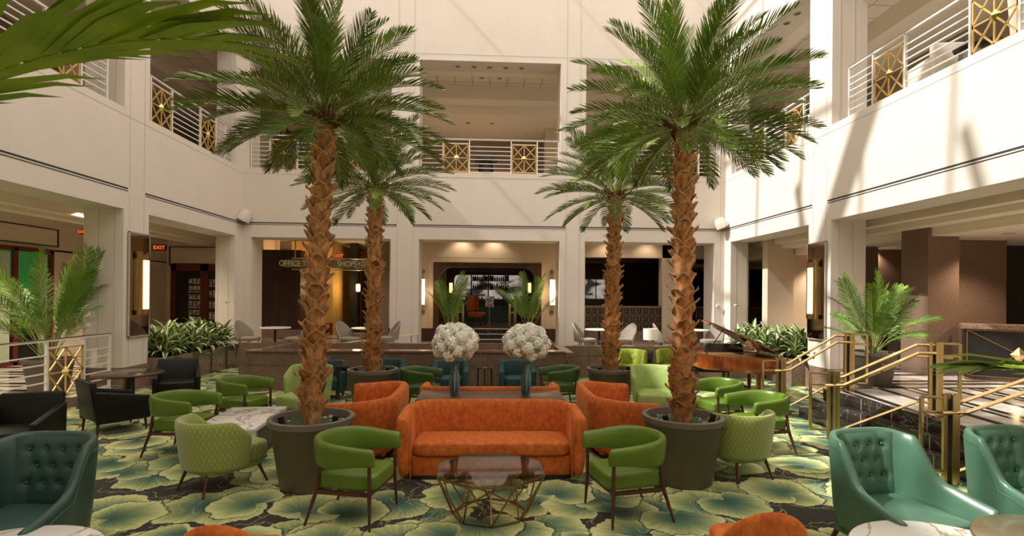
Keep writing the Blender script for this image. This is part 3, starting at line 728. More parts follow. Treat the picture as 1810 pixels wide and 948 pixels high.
# raised floor and steps
m = MB(); m.box(-2.6, 14, YP+.35, 26, ZU, .95); struct(m, 'floor_bar', M('bar_floor', (.16, .09, .05), .3, var=.3))
m = MB()
for k in range(3): m.box(xa+.1, xb-.1, YP-.75+k*.36, YP+.36, ZU+k*.15, ZU+(k+1)*.15-.02)
struct(m, 'floor_bar_steps', blackmarble)
m = MB()
for k in range(3): m.box(xa+.1, xb-.1, YP-.757+k*.36, YP-.70+k*.36, ZU+(k+1)*.15-.02, ZU+(k+1)*.15)
struct(m, 'trim_8', cafewhite)
w_ = MB(); w_.box(-2.6, 14, 25.3, 25.5, .9, 4.25); w_.box(-2.75, -2.6, YP+.3, 25.5, .5, 4.25); w_.box(-2.6, 13, YP+2.2, YP+2.6, 3.45, 4.25)
struct(w_, 'wall_bar_back', M('bar_dark_wall', (.055, .028, .018), .5))
c_ = MB().box(-2.6, 14, YP+.3, 25.5, 4.1, 4.25); struct(c_, 'ceiling_bar', M('bar_ceiling', (.20, .12, .075), .6))
# lit back bar artwork behind glazing bars, bottles on three shelves
YA = 24
xa2, xb2 = AX(803, YA), AX(923, YA); za, zb = AZ(535, YA), AZ(486, YA)
t = thing('back_bar', 'lit back bar wall of four panes behind the bottles', 'bar back', ((xa2+xb2)/2, YA, za)); W = xb2-xa2; H = zb-za
artm, t_n, b_n = nt('backlit_panel'); v_ = coords(t_n, (.6, 1, 1.6)); o_ = ramp(t_n, noise(t_n, v_, 1.1, 4, .55, 1.0), [(.40, (.05, .035, .03)), (.46, (.50, .42, .36)), (.60, (.78, .70, .60))])
t_n.links.new(o_, b_n.inputs['Base Color']); t_n.links.new(o_, b_n.inputs['Emission Color']); b_n.inputs['Emission Strength'].default_value = .55
MB().rings([rr(-W/2, W/2, 0, H, .2, 0), rr(-W/2, W/2, 0, H, .2, .1)]).build('backlit_panel', artm, t)
m = MB()
for k in range(1, 4): x = -W/2+W*k/4; m.box(x-.03, x+.03, -.05, 0, 0, H)
m.box(-W/2, W/2, -.05, .02, H, H+.12); m.build('glazing_bars', wood, t)
shv = []
for z in (.18, .62, 1.02): shv.append(z); MB().box(-W/4, W/3, -.16, -.05, z-.02, z).build('shelf', darkglass, t)
bt = []
for bi in range(4):
    h_ = (.26, .22, .30, .24)[bi]; r_ = .036
    bt.append(((r_, 0), (r_, h_*.6), (r_*.35, h_*.75), (r_*.32, h_)))
ORD = 'first second third fourth fifth sixth seventh eighth ninth tenth eleventh twelfth thirteenth fourteenth fifteenth sixteenth seventeenth'.split()
for zi, z in enumerate((.0, .62, 1.02)):
    for k in range(17):
        if False: continue
        bi = rnd.randrange(4); s_ = .85+.3*rnd.random()
        o = MB().lathe([(a*s_*1.25, b*s_*1.15) for a, b in bt[bi]], 8).build('bottle', bottlem[bi if zi else 1])
        o.location = ((xa2+xb2)/2-W/4+.1+k*(W*7/12-.15)/17, YA-.11, za+z+(.0 if z else .01)); tag(o, ORD[k]+' bottle from the left '+('on the lowest shelf of the back bar', 'on the middle shelf of the back bar', 'on the top shelf of the back bar')[zi], 'bottle', ('bottles on the lowest back bar shelf', 'bottles on the middle back bar shelf', 'bottles on the top back bar shelf')[zi])
# counter with tufted green front
YC = 22.2
x0, x1 = AX(801, YC), AX(912, YC)
t = thing('bar_counter', 'dark green tufted bar counter in the bar doorway', 'bar counter', ((x0+x1)/2, YC, .95)); W = x1-x0
MB().box(-W/2, W/2, 0, .6, 0, .92).build('body', M('bar_green', (.012, .06, .042), .35), t)
MB().box(-W/2-.08, W/2+.08, -.12, .65, .92, .98).build('top', blackmarble, t, bevel=.01)
m = MB()
for i in range(14):
    for k in range(5): m.ball((-W/2+.12+i*(W-.24)/13+(k % 2)*.08, -.01, .14+k*.16), .016, 6)
m.build('buttons', brass, t)
# menu stand
p = at(865, 585, y=19.2); t = thing('menu_stand', 'cream menu board on a thin stand at the bar entrance', 'sign stand', (p.x, 19.2, .95))
MB().bar((0, 0, 0), (0, 0, .75), .03).build('post', oldbrass, t); MB().lathe([(.14, 0), (.14, .02), (.02, .03)], 16).build('foot', oldbrass, t)
MB().box(-.16, .16, -.03, 0, .72, 1.12).build('board', paperm, t, bevel=.005)
# brass bollards
for u, du, lb in ((809, 6, 'brass gate post at the left of the bar entrance'), (911, -5, 'brass gate post at the right of the bar entrance')):
    t = thing('brass_gate', lb, 'gate post', (AX(u, 19), 19, .95))
    MB().box(-.05, .05, -.04, .04, 0, 1.15).build('post', brass, t, bevel=.005)
    MB().box(.16 if du > 0 else -.24, .24 if du > 0 else -.16, -.04, .04, 0, .85).build('wing', brass, t, bevel=.005)
    MB().box(min(0, du*.035), max(0, du*.035), -.02, .02, .5, .56).build('link', brass, t)
# bar entrance sconces
for u, v, lb in ((747, 515, 'left'), (976, 516, 'right')):
    p = at(u, v, y=YP-.12); t = thing('lantern_sconce', 'lit white wall lantern with dark marks, '+lb+' of the bar entrance', 'lamp', p)
    MB().box(-.105, .105, -.08, .08, -.46, .46).build('frame', oldbrass, t); MB().box(-.09, .09, -.095, .095, -.44, .44).build('glass', glows, t)
    m = MB()
    for dz, sl in ((.28, 0), (.1, 0), (-.1, 1), (-.28, 1)): m.bar((-.015+.02*sl*-1, -.098, dz-.05), (.01+.03*sl, -.098, dz+.05), .028, .006)
    m.build('marks', blackp, t)
    m = MB(); m.bar((0, .02, .46), (0, .02, .68), .02); m.bar((0, .02, -.46), (0, .02, -.68), .02); m.build('stem', oldbrass, t)
    for z in (.7, -.7): MB().lathe([(.075, -.01), (.075, .01)], 16).xf(Matrix.Translation((0, .1, z)) @ Matrix.Rotation(PI/2, 4, 'X')).build('wall_plate', oldbrass, t)
    l = bpy.data.lights.new('lamp', 'POINT'); l.energy = 22; l.color = (1, .70, .38); l.shadow_soft_size = .2; lo = bpy.data.objects.new('lamp', l); COL.objects.link(lo); lo.parent = t; lo.location = (0, -.25, 0)
for u, lb in ((797, 'left'), (936, 'right')):
    t = thing('bar_lamp', 'small lit box lamp inside the bar, to the '+lb+' of the bottles', 'lamp', at(u, 508, y=YA-.1))
    MB().box(-.07, .07, -.04, .04, -.22, .22).build('glass', glowd, t); MB().box(-.09, .09, .04, .07, -.26, .26).build('back_plate', oldbrass, t)
for x, y, e_ in ((0, 21, 60), (5, 21, 25), (9, 21, 20)):
    down(x, y, 4.1, 'downlight in the dark bar ceiling, '+('over the counter', 'behind the right palms', 'at the far right')[int(x/4)], 'bar downlights', e_)

# back right bays: bar screens
x1034, x1169, x1190 = AX(1034, 18.2), AX(1169, 18.2), AX(1190, 18.2)
w_ = MB(); w_.box(x1169, x1190+.35, 18.1, 18.5, ZU, 4.25); w_.box(x1034-.1, 14, 18.1, 18.5, AZ(452, 18.1), 4.25)
a2, b2 = AX(1378, 18.1), AX(1440, 18.1); w_.box(a2, b2+3, 18.1, 18.5, ZU, 4.25); w_.box(AX(1262, 18.2), AX(1322, 18.2), 18.1, 18.5, ZU, 4.25)
struct(w_, 'wall_bar_right', beige)
w_ = MB(); w_.box(x1034-.1, x1169, 18.1, 18.3, ZU, .86); w_.box(x1190+.35, a2, 18.1, 18.3, ZU, .86); struct(w_, 'baseboard_bar_right', gran)
def screen(x0, x1, y, z0, z1, label):
    t = thing('lattice_screen', label, 'screen', (x0, y, z0)); W = x1-x0; H = z1-z0
    m = MB(); m.bar((0, 0, H), (W, 0, H), .06); m.bar((0, 0, 0), (W, 0, 0), .03); m.bar((0, 0, 0), (0, 0, H), .05); m.bar((W, 0, 0), (W, 0, H), .05); m.build('frame', oldbrass, t)
    m = MB(); n = max(2, int(W/.22)); rows = 3; cw = W/n; ch = H/rows
    for i in range(n):
        for k in range(rows):
            o_ = .5*(i % 2)*ch*0; a = i*cw+.025; b = (i+1)*cw-.025; c0 = k*ch+.02+o_; c1 = (k+1)*ch-.03+o_
            for P, Q in (((a, c0), (b, c0)), ((b, c0), (b, c1)), ((b, c1), (a, c1)), ((a, c1), (a, c0)), (((a+b)/2, c0+.06), ((a+b)/2, c1+.05))): m.bar((P[0], 0, P[1]), (Q[0], 0, Q[1]), .013)
            m.bar((b, 0, (c0+c1)/2), (b+.05, 0, (c0+c1)/2), .013)
    m.build('lattice', M('lattice_brass_%s' % label[:4], (.34, .25, .15), .4, .8), t); MB().box(0, W, .05, .06, 0, H).build('backing', screenb, t)
screen(x1034, x1169, 18.15, .86, AZ(540, 18.1), 'bronze lattice screen of linked rectangles beside the right front palm trunk, wide run')
screen(AX(1232, 18.1), AX(1263, 18.1), 18.15, .86, AZ(540, 18.1), 'narrow bronze lattice screen between palm trunk and corner column')
screen(AX(1322, 18.1), AX(1392, 18.1), 18.0, .75, AZ(541, 18.1), 'bronze lattice screen behind the right planter')
t = thing('host_desk', 'dark wood desk top rising over the lattice screen behind the right planter', 'desk', (AX(1356, 18.25), 18.25, 1.0)); MB().box(-.65, .62, 0, .5, 0, 1.0).build('body', wood, t); MB().box(-.68, .65, -.03, .5, 1.0, 1.04).build('top', wood, t)
t = thing('bar_lamp', 'warm lit wall lamp in the dark room behind the right planter', 'lamp', at(1366, 512, y=23)); MB().box(-.1, .1, -.04, .04, -.3, .3).build('glass', glowd, t); MB().box(-.3, .5, .05, .1, -.9, .9).build('back_panel', wood, t)
# lit window strip of the bar seen at the left of the right bay
t = thing('back_bar', 'lit back bar pane with bottles seen left of the right palm trunk', 'bar back', at(1053, 533, y=YA)); MB().box(-.5, .45, 0, .1, 0, 1.05).build('backlit_panel', artm, t); MB().box(-.02, .02, -.04, 0, 0, 1.05).build('glazing_bar', wood, t)
t = thing('high_counter', 'dark bar counter behind the lattice screen', 'bar counter', (x1034-.2, 22.0, .95)); MB().box(0, 2.6, 0, .5, 0, 1.0).build('body', darkglass, t); MB().box(-.05, 2.7, -.05, .55, 1.0, 1.05).build('top', blackmarble, t)

# cafe chairs and tables behind the parapet
cc = thing('cafe_chair', 'x', 'chair')
m = MB(); n = 13; rings_ = []
for i in range(n):
    a = -1.25+2.5*i/(n-1); r_ = .27
    h_ = .52+.36*math.cos(a)**1.3 if abs(a) < 1.57 else .5
    x, y = r_*math.sin(a), r_*math.cos(a); k_ = 1.12
    rings_.append([(x, y, .44), (x*k_, y*k_+.03, h_+.02), (x*k_*1.1, y*k_*1.1+.03, h_), (x*1.14, y*1.14, .42)])
m.rings(rings_); m.build('backrest', cafe, cc, smooth=True)
MB().lathe([(.25, .40), (.27, .43), (.26, .48), (.2, .50), (.0001, .50)], 18).build('seat', cafe, cc, smooth=True)
for sx in (-1, 1):
    for sy in (-1, 1): MB().tube([(sx*.14, sy*.14, .40), (sx*.22, sy*.22, 0)], [.015, .01], 6).build('leg', legwood, cc)
G_ = 'woven taupe cafe chairs behind the granite parapet'
spots = [(441, 14.9, 1.3, 'taupe woven cafe chair half hidden by the left corner column'), (524, 14.8, -1.2, 'taupe woven cafe chair just left of the big left palm trunk'), (620, 14.9, 1.2, 'taupe woven cafe chair between the two left palm trunks'),
         (684, 15.2, -1.2, 'taupe woven cafe chair right of the rear left palm trunk'), (1037, 14.9, 1.2, 'taupe woven cafe chair by the pier right of the bar bay'), (1101, 14.7, -1.2, 'taupe woven cafe chair just right of the rear right palm trunk'), (1180, 14.7, 1.3, 'taupe woven cafe chair behind the lamp shade, beside the front right trunk'), (1257, 14.7, -1.2, 'pale woven cafe chair at the end, above the piano lid')]
for i, (u, y, rz, lb) in enumerate(spots):
    o = cc if i == 0 else copy_tree(cc)
    o.location = (AX(u, y), y, .33); o.rotation_euler = (0, 0, rz); o['label'] = lb; o['group'] = G_; o.scale = (1.12, 1.12, 1.12)
ct = thing('cafe_table', 'x', 'table'); MB().lathe([(.0001, .70), (.40, .70), (.41, .715), (.40, .73), (.0001, .73)], 28).build('tabletop', cafewhite, ct)
MB().tube([(0, 0, .70), (0, 0, .02)], .035, 8).build('pedestal', blackp, ct); MB().lathe([(.24, 0), (.24, .015), (.04, .03)], 18).build('foot', blackp, ct)
for i, (u, lb) in enumerate(((487, 'round white cafe table in front of the slatted wood panelling'), (648, 'round white cafe table behind the rear left palm trunk'), (1060, 'round white cafe table behind the rear right palm trunk'), (1228, 'round white cafe table behind the front right palm trunk'))):
    o = ct if i == 0 else copy_tree(ct)
    o.location = (AX(u, 15.2), 15.2, .33); o['label'] = lb; o['group'] = 'white topped cafe tables'; o.scale = (1.05, 1.05, 1.1)

# orange wing chair at the bar
t = thing('wing_chair', 'orange wing chair with pale rolled arm by the dark green bar', 'chair', (AX(842, 20.2), 20.2, .95), R(75))
m = MB(); m.box(-.3, .3, -.32, .25, .3, .5); m.build('seat', velvet, t, bevel=.06)
m = MB(); m.rings([[(-.3, .2, .45), (.3, .2, .45), (.28, .3, .42), (-.28, .3, .42)], [(-.32, .24, .8), (.32, .24, .8), (.3, .33, .8), (-.3, .33, .8)], [(-.36, .28, 1.15), (.36, .28, 1.15), (.33, .38, 1.15), (-.33, .38, 1.15)]])
m.build('backrest', velvet, t, bevel=.03)
for s_ in (-1, 1): MB().box(s_*.33-.03, s_*.33+.03, -.02, .3, .55, 1.12).build('wing', velvet, t, bevel=.025)
for sx in (-1, 1):
    for sy in (-.27, .22): MB().tube([(sx*.24, sy, .3), (sx*.27, sy, 0)], .018, 6).build('leg', blackp, t)

# ramp handrails
def hrail(name, pts, posts, label, z0):
    t = thing(name, label, 'handrail', (0, 0, 0))
    MB().tube(pts, .018, 8).build('rail', brass, t)
    for p in posts: MB().tube([(p[0], p[1], z0), p], .013, 6).build('post', brass, t)
P = [at(470, 612, y=13.6), at(560, 611, y=14.2), at(740, 590, y=15.6)]
hrail('ramp_handrail', P, [(P[0].lerp(P[1], .9)), P[1].lerp(P[2], .92), P[1].lerp(P[2], .99)], 'thin brass ramp handrail crossing behind the left palm trunks', .4)
P = [at(425, 611, y=15.2), at(560, 608, y=15.0)]; hrail('ramp_handrail', P, [P[0], P[0].lerp(P[1], .5)], 'thin brass rail beside the left corner column foot', .4)
P = [at(438, 636, y=11.3), at(442, 625, y=11.6), at(500, 612, y=13.2)]; hrail('ramp_handrail', P, [P[0]], 'short sloping brass rail at the left end of the granite wall', 0)
P = [at(985, 613, y=12.6), at(1003, 628, y=11.9), at(1011, 628, y=11.9)]; hrail('ramp_handrail', P, [P[1]], 'short brass bracket rail at the right end of the granite wall', 0)

# ---------------------------------------------------------------- right lobby
m = MB(); x0 = AX(1640, 10.4); m.box(x0, x0+.68, 10.4, 11.1, ZU, 4.25); m.box(x0+.75, x0+2.35, 11.0, 11.9, ZU, 4.25); m.box(AX(1551, 13.4), AX(1597, 13.4), 13.4, 14, ZU, 4.25)
m.box(AX(1530, 12.8)-.4, AX(1552, 12.8), 12.8, 13.2, ZU, 4.25)
struct(m, 'wall_granite_columns', M('warm_granite', (.27, .175, .125), .3, col2=(.13, .080, .055), vscale=45, detail=4, bmp=.05))
m = MB(); m.box(9.0, 14, 15.5, 15.7, ZU, 4.25); m.box(8.4, 9.2, 15.2, 15.5, ZU, 4.25); struct(m, 'wall_lobby', beige)
m = MB(); m.box(AX(1755, 12), 16, 12.0, 12.2, ZU, 3.95); struct(m, 'wall_charcoal', charcoal)
m = MB()
for z0_, x_ in ((ZU, 0),): m.add([(AX(1592, 12.8), 12.8, ZU), (AX(1660, 12.8), 12.8, ZU), (AX(1660, 12.8), 12.8, 2.15), (AX(1592, 12.8), 12.8, 1.2), (AX(1592, 12.8), 14.6, ZU), (AX(1660, 12.8), 14.6, ZU), (AX(1660, 12.8), 14.6, 2.15), (AX(1592, 12.8), 14.6, 1.2)], [(0, 1, 2, 3), (7, 6, 5, 4), (0, 3, 7, 4), (1, 5, 6, 2), (3, 2, 6, 7)])
tag(m.build('escalator', darkglass), 'dark escalator side rising behind the right potted palm', 'escalator')
P = [at(1608, 578, y=12.7), at(1645, 545, y=12.7)]; m = MB().bar(P[0], P[1], .05); tag(m.build('escalator_handrail', oldbrass), 'sloping pale handrail on the dark escalator', 'handrail')
# reception front with brass diamond
p0 = at(1704, 655, y=9.9); L_ = 3.0
t = thing('reception_desk', 'black reception front with brass cross bars, central diamond and granite top', 'reception desk', (p0.x, 9.9, ZU), R(-38))
MB().box(0, L_, 0, .4, .08, 1.02).build('front_panel', darkglass, t); MB().box(-.05, L_, -.08, .5, 1.02, 1.12).build('top', gran, t, bevel=.008); MB().box(0, L_, .02, .38, 0, .1).build('plinth', gran, t)
m = MB()
for P, Q in (((.04, .1), (.04, 1.0)), ((.04, 1.0), (1.54, .1)), ((.04, .1), (1.54, 1.0)), ((.04, .1), (L_, .1)), ((.04, 1.0), (L_, 1.0)), ((1.54, .1), (1.54, 1.0)), ((1.54, .1), (3, 1)), ((1.54, 1), (3, .1))): m.bar((P[0], -.015, P[1]), (Q[0], -.015, Q[1]), .022)
m.build('brass_bars', oldbrass, t)
MB().add([(.66, -.02, .55), (.79, -.02, .40), (.92, -.02, .55), (.79, -.02, .70), (.79, -.07, .55)], [(0, 1, 4), (1, 2, 4), (2, 3, 4), (3, 0, 4)]).build('diamond', brass, t)
# small white fittings
for u, v, lb, y in ((402, 533, 'small white box on the left corner pier', 15.48), (893, 0, '', 0), (1269, 540, 'small white box on the back wall right of the palm trunk', 16.28), (1301, 539, 'small white box on the right corner pier face', 15.48)):
    if not lb: continue
    p = at(u, v, y=y); t = thing('wall_sensor', lb, 'sensor', p); MB().box(-.06, .06, -.05, .02, -.035, .035).build('case', cafewhite, t, bevel=.01); MB().box(-.02, .02, -.058, -.05, -.015, .015).build('lens', ventm, t)
for (u, v, y, z, lb) in ((1381, 446, 16.2, 4.0, 'white dome camera under the ceiling behind the right planter'), (1800, 424, 13.2, 3.3, 'white dome camera at the right edge of the lobby ceiling')):
    p = at(u, v, y=y); t = thing('dome_camera', lb, 'camera', p); MB().lathe([(.09, .10), (.09, .02), (.07, 0)], 16).build('housing', cafewhite, t); MB().ball((0, 0, .0), .065, 12).build('dome', blackp, t); MB().box(-.05, .05, -.05, .05, .10, max(.14, (3.42 if p.y < 14 else 4.25)-p.z)).build('stem', cafewhite, t)
# court spotlights
for u, v, lb, s_ in ((433, 381, 'white round spotlight mounted on the back wall at the left corner', 1), (1274, 394, 'white round spotlight mounted on the back wall at the right corner', -1)):
    p = at(u, v, y=YB-.22); t = thing('wall_spotlight', lb, 'spotlight', p)
    A = Matrix.Rotation(R(28)*s_, 4, 'Y')
    MB().lathe([(.05, .17), (.12, .16), (.175, .05), (.19, -.14), (.175, -.15), (.16, -.08), (.0001, -.06)], 24).xf(A).build('lamp_head', white, t, smooth=True)
    MB().tube([(0, 0, .12), (0, .22, .12)], .035, 8).build('bracket', white, t); MB().box(-.08, .08, .19, .22, .02, .22).build('wall_plate', white, t)
# mirrors and brass sconces on the side piers
for sg, lb in ((-1, 'left'), (1, 'right')):
    x = sg*(XW-.02)
    t = thing('pier_mirror', 'tall bronze tinted mirror on the '+lb+' wall pier', 'mirror', (x, 11.57, 1.17))
    s_ = -sg
    MB().box(min(0, s_*.03), max(0, s_*.03), -.31, .31, 0, 2.2).build('mirror_glass', mirrorm, t)
    m = MB()
    for a, b_, c0, c1 in ((-.33, -.31, -.02, 2.22), (.31, .33, -.02, 2.22), (-.33, .33, -.02, 0), (-.33, .33, 2.2, 2.22)): m.box(min(0, s_*.035), max(0, s_*.035), a, b_, c0, c1)
    m.build('frame', joint, t)
    t = thing('pier_sconce', 'tall brass and glass wall sconce glowing on the '+lb+' pier mirror', 'lamp', (x+s_*.035, 11.57, 1.62))
    m = MB()
    for dy in (-.15, -.10, .14): m.box(min(s_*.04, s_*.12), max(s_*.04, s_*.12), dy-.018, dy+.018, 0, 1.36)
    m.box(min(0, s_*.05), max(0, s_*.05), -.2, .2, .1, 1.2); m.build('brass_fins', brass, t)
    MB().box(min(s_*.06, s_*.14), max(s_*.06, s_*.14), -.07, .09, .12, 1.18).build('glass', glow, t)
    m = MB(); m.box(min(0, s_*.12), max(0, s_*.12), -.1, .1, 1.18, 1.3); m.box(min(0, s_*.12), max(0, s_*.12), -.1, .1, 0, .12); m.build('cap', brass, t)
text('wall_numeral', '20', .18, M('numeral_brown', (.12, .07, .045), .4), at(1427, 455, y=18.08), (PI/2, 0, 0)); o = bpy.data.objects['wall_numeral']; tag(o, 'brown numeral on the beige wall beside the right pier mirror', 'numeral')

# ---------------------------------------------------------------- upper floor furniture
t = thing('upper_table', 'black round table on a drum base behind the centre balcony railing', 'table', (AX(857, 17.4), 17.4, ZS))
MB().lathe([(.28, 0), (.26, .1), (.24, .6), (.26, .62)], 24).build('drum_base', blackp, t); MB().lathe([(.0001, .62), (.36, .62), (.40, .65), (.38, .70), (.0001, .70)], 28).build('tabletop', blackp, t)
t = thing('upper_bench', 'long banquette with orange wood top rail on the centre balcony', 'bench', (AX(850, 19), 19, ZS))
MB().box(-1.5, 1.5, 0, .5, .05, .42).build('seat', charcoal, t, bevel=.03); MB().box(-1.5, 1.5, .4, .55, .3, .7).build('backrest', charcoal, t, bevel=.03); MB().box(-1.55, 1.55, .38, .58, .7, .82).build('top_rail', M('orange_wood', (.55, .26, .07), .4), t)
for k, (x, y, lb) in enumerate(((8.86, 9.8, 'white upholstered armchair behind the upper right railing'), (8.86, 13.6, 'small white armchair behind the far railing on the upper right wall'))):
    t = thing('upper_armchair', lb, 'armchair', (x, y, ZS), R(172)); t.scale = (1, 1, 1.28)
    MB().box(-.35, .35, -.35, .3, .2, .42).build('seat', linen, t, bevel=.05); MB().box(-.38, .38, .25, .40, .2, .82).build('backrest', linen, t, bevel=.05)
    for s_ in (-1, 1): MB().box(s_*.38-.06, s_*.38+.06, -.35, .35, .2, .62).build('armrest', linen, t, bevel=.04)
    for sx in (-1, 1):
        for sy in (-1, 1): MB().tube([(sx*.3, sy*.3, .22), (sx*.32, sy*.32, 0)], .018, 6).build('leg', legwood, t)
t = thing('upper_barrel_table', 'dark barrel table beside the white armchair on the upper right balcony', 'table', (8.75, 8.9, ZS)); MB().lathe([(.24, 0), (.3, .35), (.24, .68)], 20).build('drum_base', charcoal, t); MB().lathe([(.0001, .68), (.34, .68), (.35, .71), (.0001, .72)], 24).build('tabletop', charcoal, t)
t = thing('upper_vase', 'tall white column vase at the upper right edge', 'vase', (8.75, 8.15, ZS)); MB().lathe([(.14, 0), (.12, .5), (.17, 1.3), (.19, 1.5), (.17, 1.5)], 20).build('body', linen, t, smooth=True); MB().lathe([(.20, 0), (.2, .03), (.14, .04)], 20).build('foot', linen, t)

# ================================================================ FURNITURE
def upath(W, D, r, n=8, yb=None, inset=0, front=0):
    "U-shaped path round the back of a seat: from the front of one arm round to the other; back at +y"
    hw = W/2; yb = D/2; r_ = r; P = []
    P.append((-hw, -D/2+front)); k = 5
    for i in range(1, k): P.append((-hw, -D/2+front+(D-r_-front)*i/k))
    for i in range(n+1): a = PI*i/(2*n); P.append((-hw+r_-r_*math.cos(a), yb-r_+r_*math.sin(a)))
    for i in range(1, k): P.append((-hw+r_+(W-2*r_)*i/k, yb))
    for i in range(n+1): a = PI*i/(2*n); P.append((hw-r_+r_*math.sin(a), yb-r_+r_*math.cos(a)))
    for i in range(k-1, -1, -1): P.append((hw, -D/2+front+(D-r_-front)*i/k))
    return P
def shell(P, hfn, zb, th, flare=0, lip=.03, ends=True, zbf=None):
    "wrap-round shell following path P; hfn(t) is the top height, t from -1 (arm) over 0 (back) to 1"
    n = len(P); L = [0]
    for i in range(1, n): L.append(L[-1]+math.hypot(P[i][0]-P[i-1][0], P[i][1]-P[i-1][1]))
    rings_ = []
    for i in range(n):
        a = P[max(i-1, 0)]; b = P[min(i+1, n-1)]; dx, dy = b[0]-a[0], b[1]-a[1]; l = math.hypot(dx, dy)
        nx, ny = -dy/l, dx/l           # outward normal
        t = L[i]/L[-1]*2-1; h = hfn(t); z0 = zbf(t) if zbf else zb; x, y = P[i]; rr_ = []
        for o_, z in ((-th/2, z0), (th/2, z0), (th/2+flare*.35, z0+(h-z0)*.5), (th/2+flare, h-lip), (th*.25+flare, h), (-th*.25+flare, h), (-th/2+flare*.85, h-lip), (-th/2+flare*.2, z0+(h-z0)*.5)):
            rr_.append((x+nx*o_, y+ny*o_, z))
        rings_.append(rr_)
    m = MB()
    if ends:
        for idx, o_ in ((0, -1), (-1, 1)):
            r0 = rings_[idx]; c = [sum(p[k] for p in r0)/8 for k in range(3)]
            j2 = rings_[1] if idx == 0 else rings_[-2]
            dx, dy = r0[0][0]-j2[0][0], r0[0][1]-j2[0][1]; l = math.hypot(dx, dy)
            e1 = [(c[0]+(p[0]-c[0])*.86+dx/l*th*.30, c[1]+(p[1]-c[1])*.86+dy/l*th*.30, p[2]-(.012 if p[2] > c[2] else 0)) for p in r0]
            e2 = [(c[0]+(p[0]-c[0])*.5+dx/l*th*.42, c[1]+(p[1]-c[1])*.5+dy/l*th*.42, p[2]-(.035 if p[2] > c[2] else 0)) for p in r0]
            if idx == 0: rings_ = [e2, e1]+rings_
            else: rings_ = rings_+[e1, e2]
    m.rings(rings_); return m
def sstep(a, b, t): t = max(0, min(1, (t-a)/(b-a))); return t*t*(3-2*t)
def rpoly(x0, x1, y0, y1, r, n=5):
    P = []
    for cx, cy, a0 in ((x1-r, y0+r, -PI/2), (x1-r, y1-r, 0), (x0+r, y1-r, PI/2), (x0+r, y0+r, PI)):
        for k in range(n+1): a = a0+PI/2*k/n; P.append((cx+r*math.cos(a), cy+r*math.sin(a)))
    return P
def cushion(poly, z0, z1, puff=.03, e=.03):
    cx = sum(p[0] for p in poly)/len(poly); cy = sum(p[1] for p in poly)/len(poly)
    def sc_(k, z): return [(cx+(x-cx)*k, cy+(y-cy)*k, z) for x, y in poly]
    return MB().rings([sc_(.92, z0), sc_(.99, z0+e*.5), sc_(1, z0+e), sc_(1, z1-e), sc_(.985, z1-e*.35), sc_(.94, z1), sc_(.6, z1+puff*.6), sc_(.2, z1+puff)])

# ---- orange curved sofas
def sofa(name, label, loc, rz, W, D, grp=None):
    t = thing(name, label, 'sofa', loc, rz, grp)
    th = .15; P = upath(W-th, D-th*.6, .30, 9)
    hf = lambda s_: .785-.05*sstep(.45, .95, abs(s_))
    shell(P, hf, .035, th, flare=.03, lip=.045).build('backrest', velvet, t, smooth=True, sub=1)
    iw = W/2-th-.005
    poly = rpoly(-iw, iw, -D/2+.06, D/2-th-.02, .10)
    cushion(poly, .26, .42, .025, .04).build('seat_cushion', velvet, t, smooth=True, sub=1)
    MB().prism(rpoly(-iw-.02, iw+.02, -D/2+.10, D/2-.08, .05), .04, .265).build('seat_base', velvet, t, bevel=.012)
    MB().prism(rpoly(-W/2+.10, W/2-.10, -D/2+.10, D/2-.08, .12), 0, .045).build('plinth', blackp, t)
    m = MB()
    for s_ in (0, -1):
        px, py = P[s_]
        m.tube([(px-(.075 if px > 0 else -.075), py-.03, z) for z in (.05, .3, .55, .72)], .008, 6)
    m.build('piping', velvet, t)
    return t
sofa('curved_sofa', 'orange velvet curved sofa facing the viewer behind the glass coffee table', (.06, 6.22, 0), 0, 2.12, .80, 'orange velvet sofas set back to back')
sofa('curved_sofa', 'orange velvet curved sofa turned away behind the console table with white flowers', (.05, 7.88, 0), PI, 2.08, .78, 'orange velvet sofas set back to back')
sofa('curved_sofa', 'orange velvet sofa seen from its end beside the left planter, facing left', (-1.62, 7.32, 0), -PI/2, 1.62, .82, 'orange velvet sofas set back to back')
sofa('curved_sofa', 'orange velvet sofa seen from its end beside the right planter, facing right', (1.80, 7.32, 0), PI/2, 1.62, .82, 'orange velvet sofas set back to back')

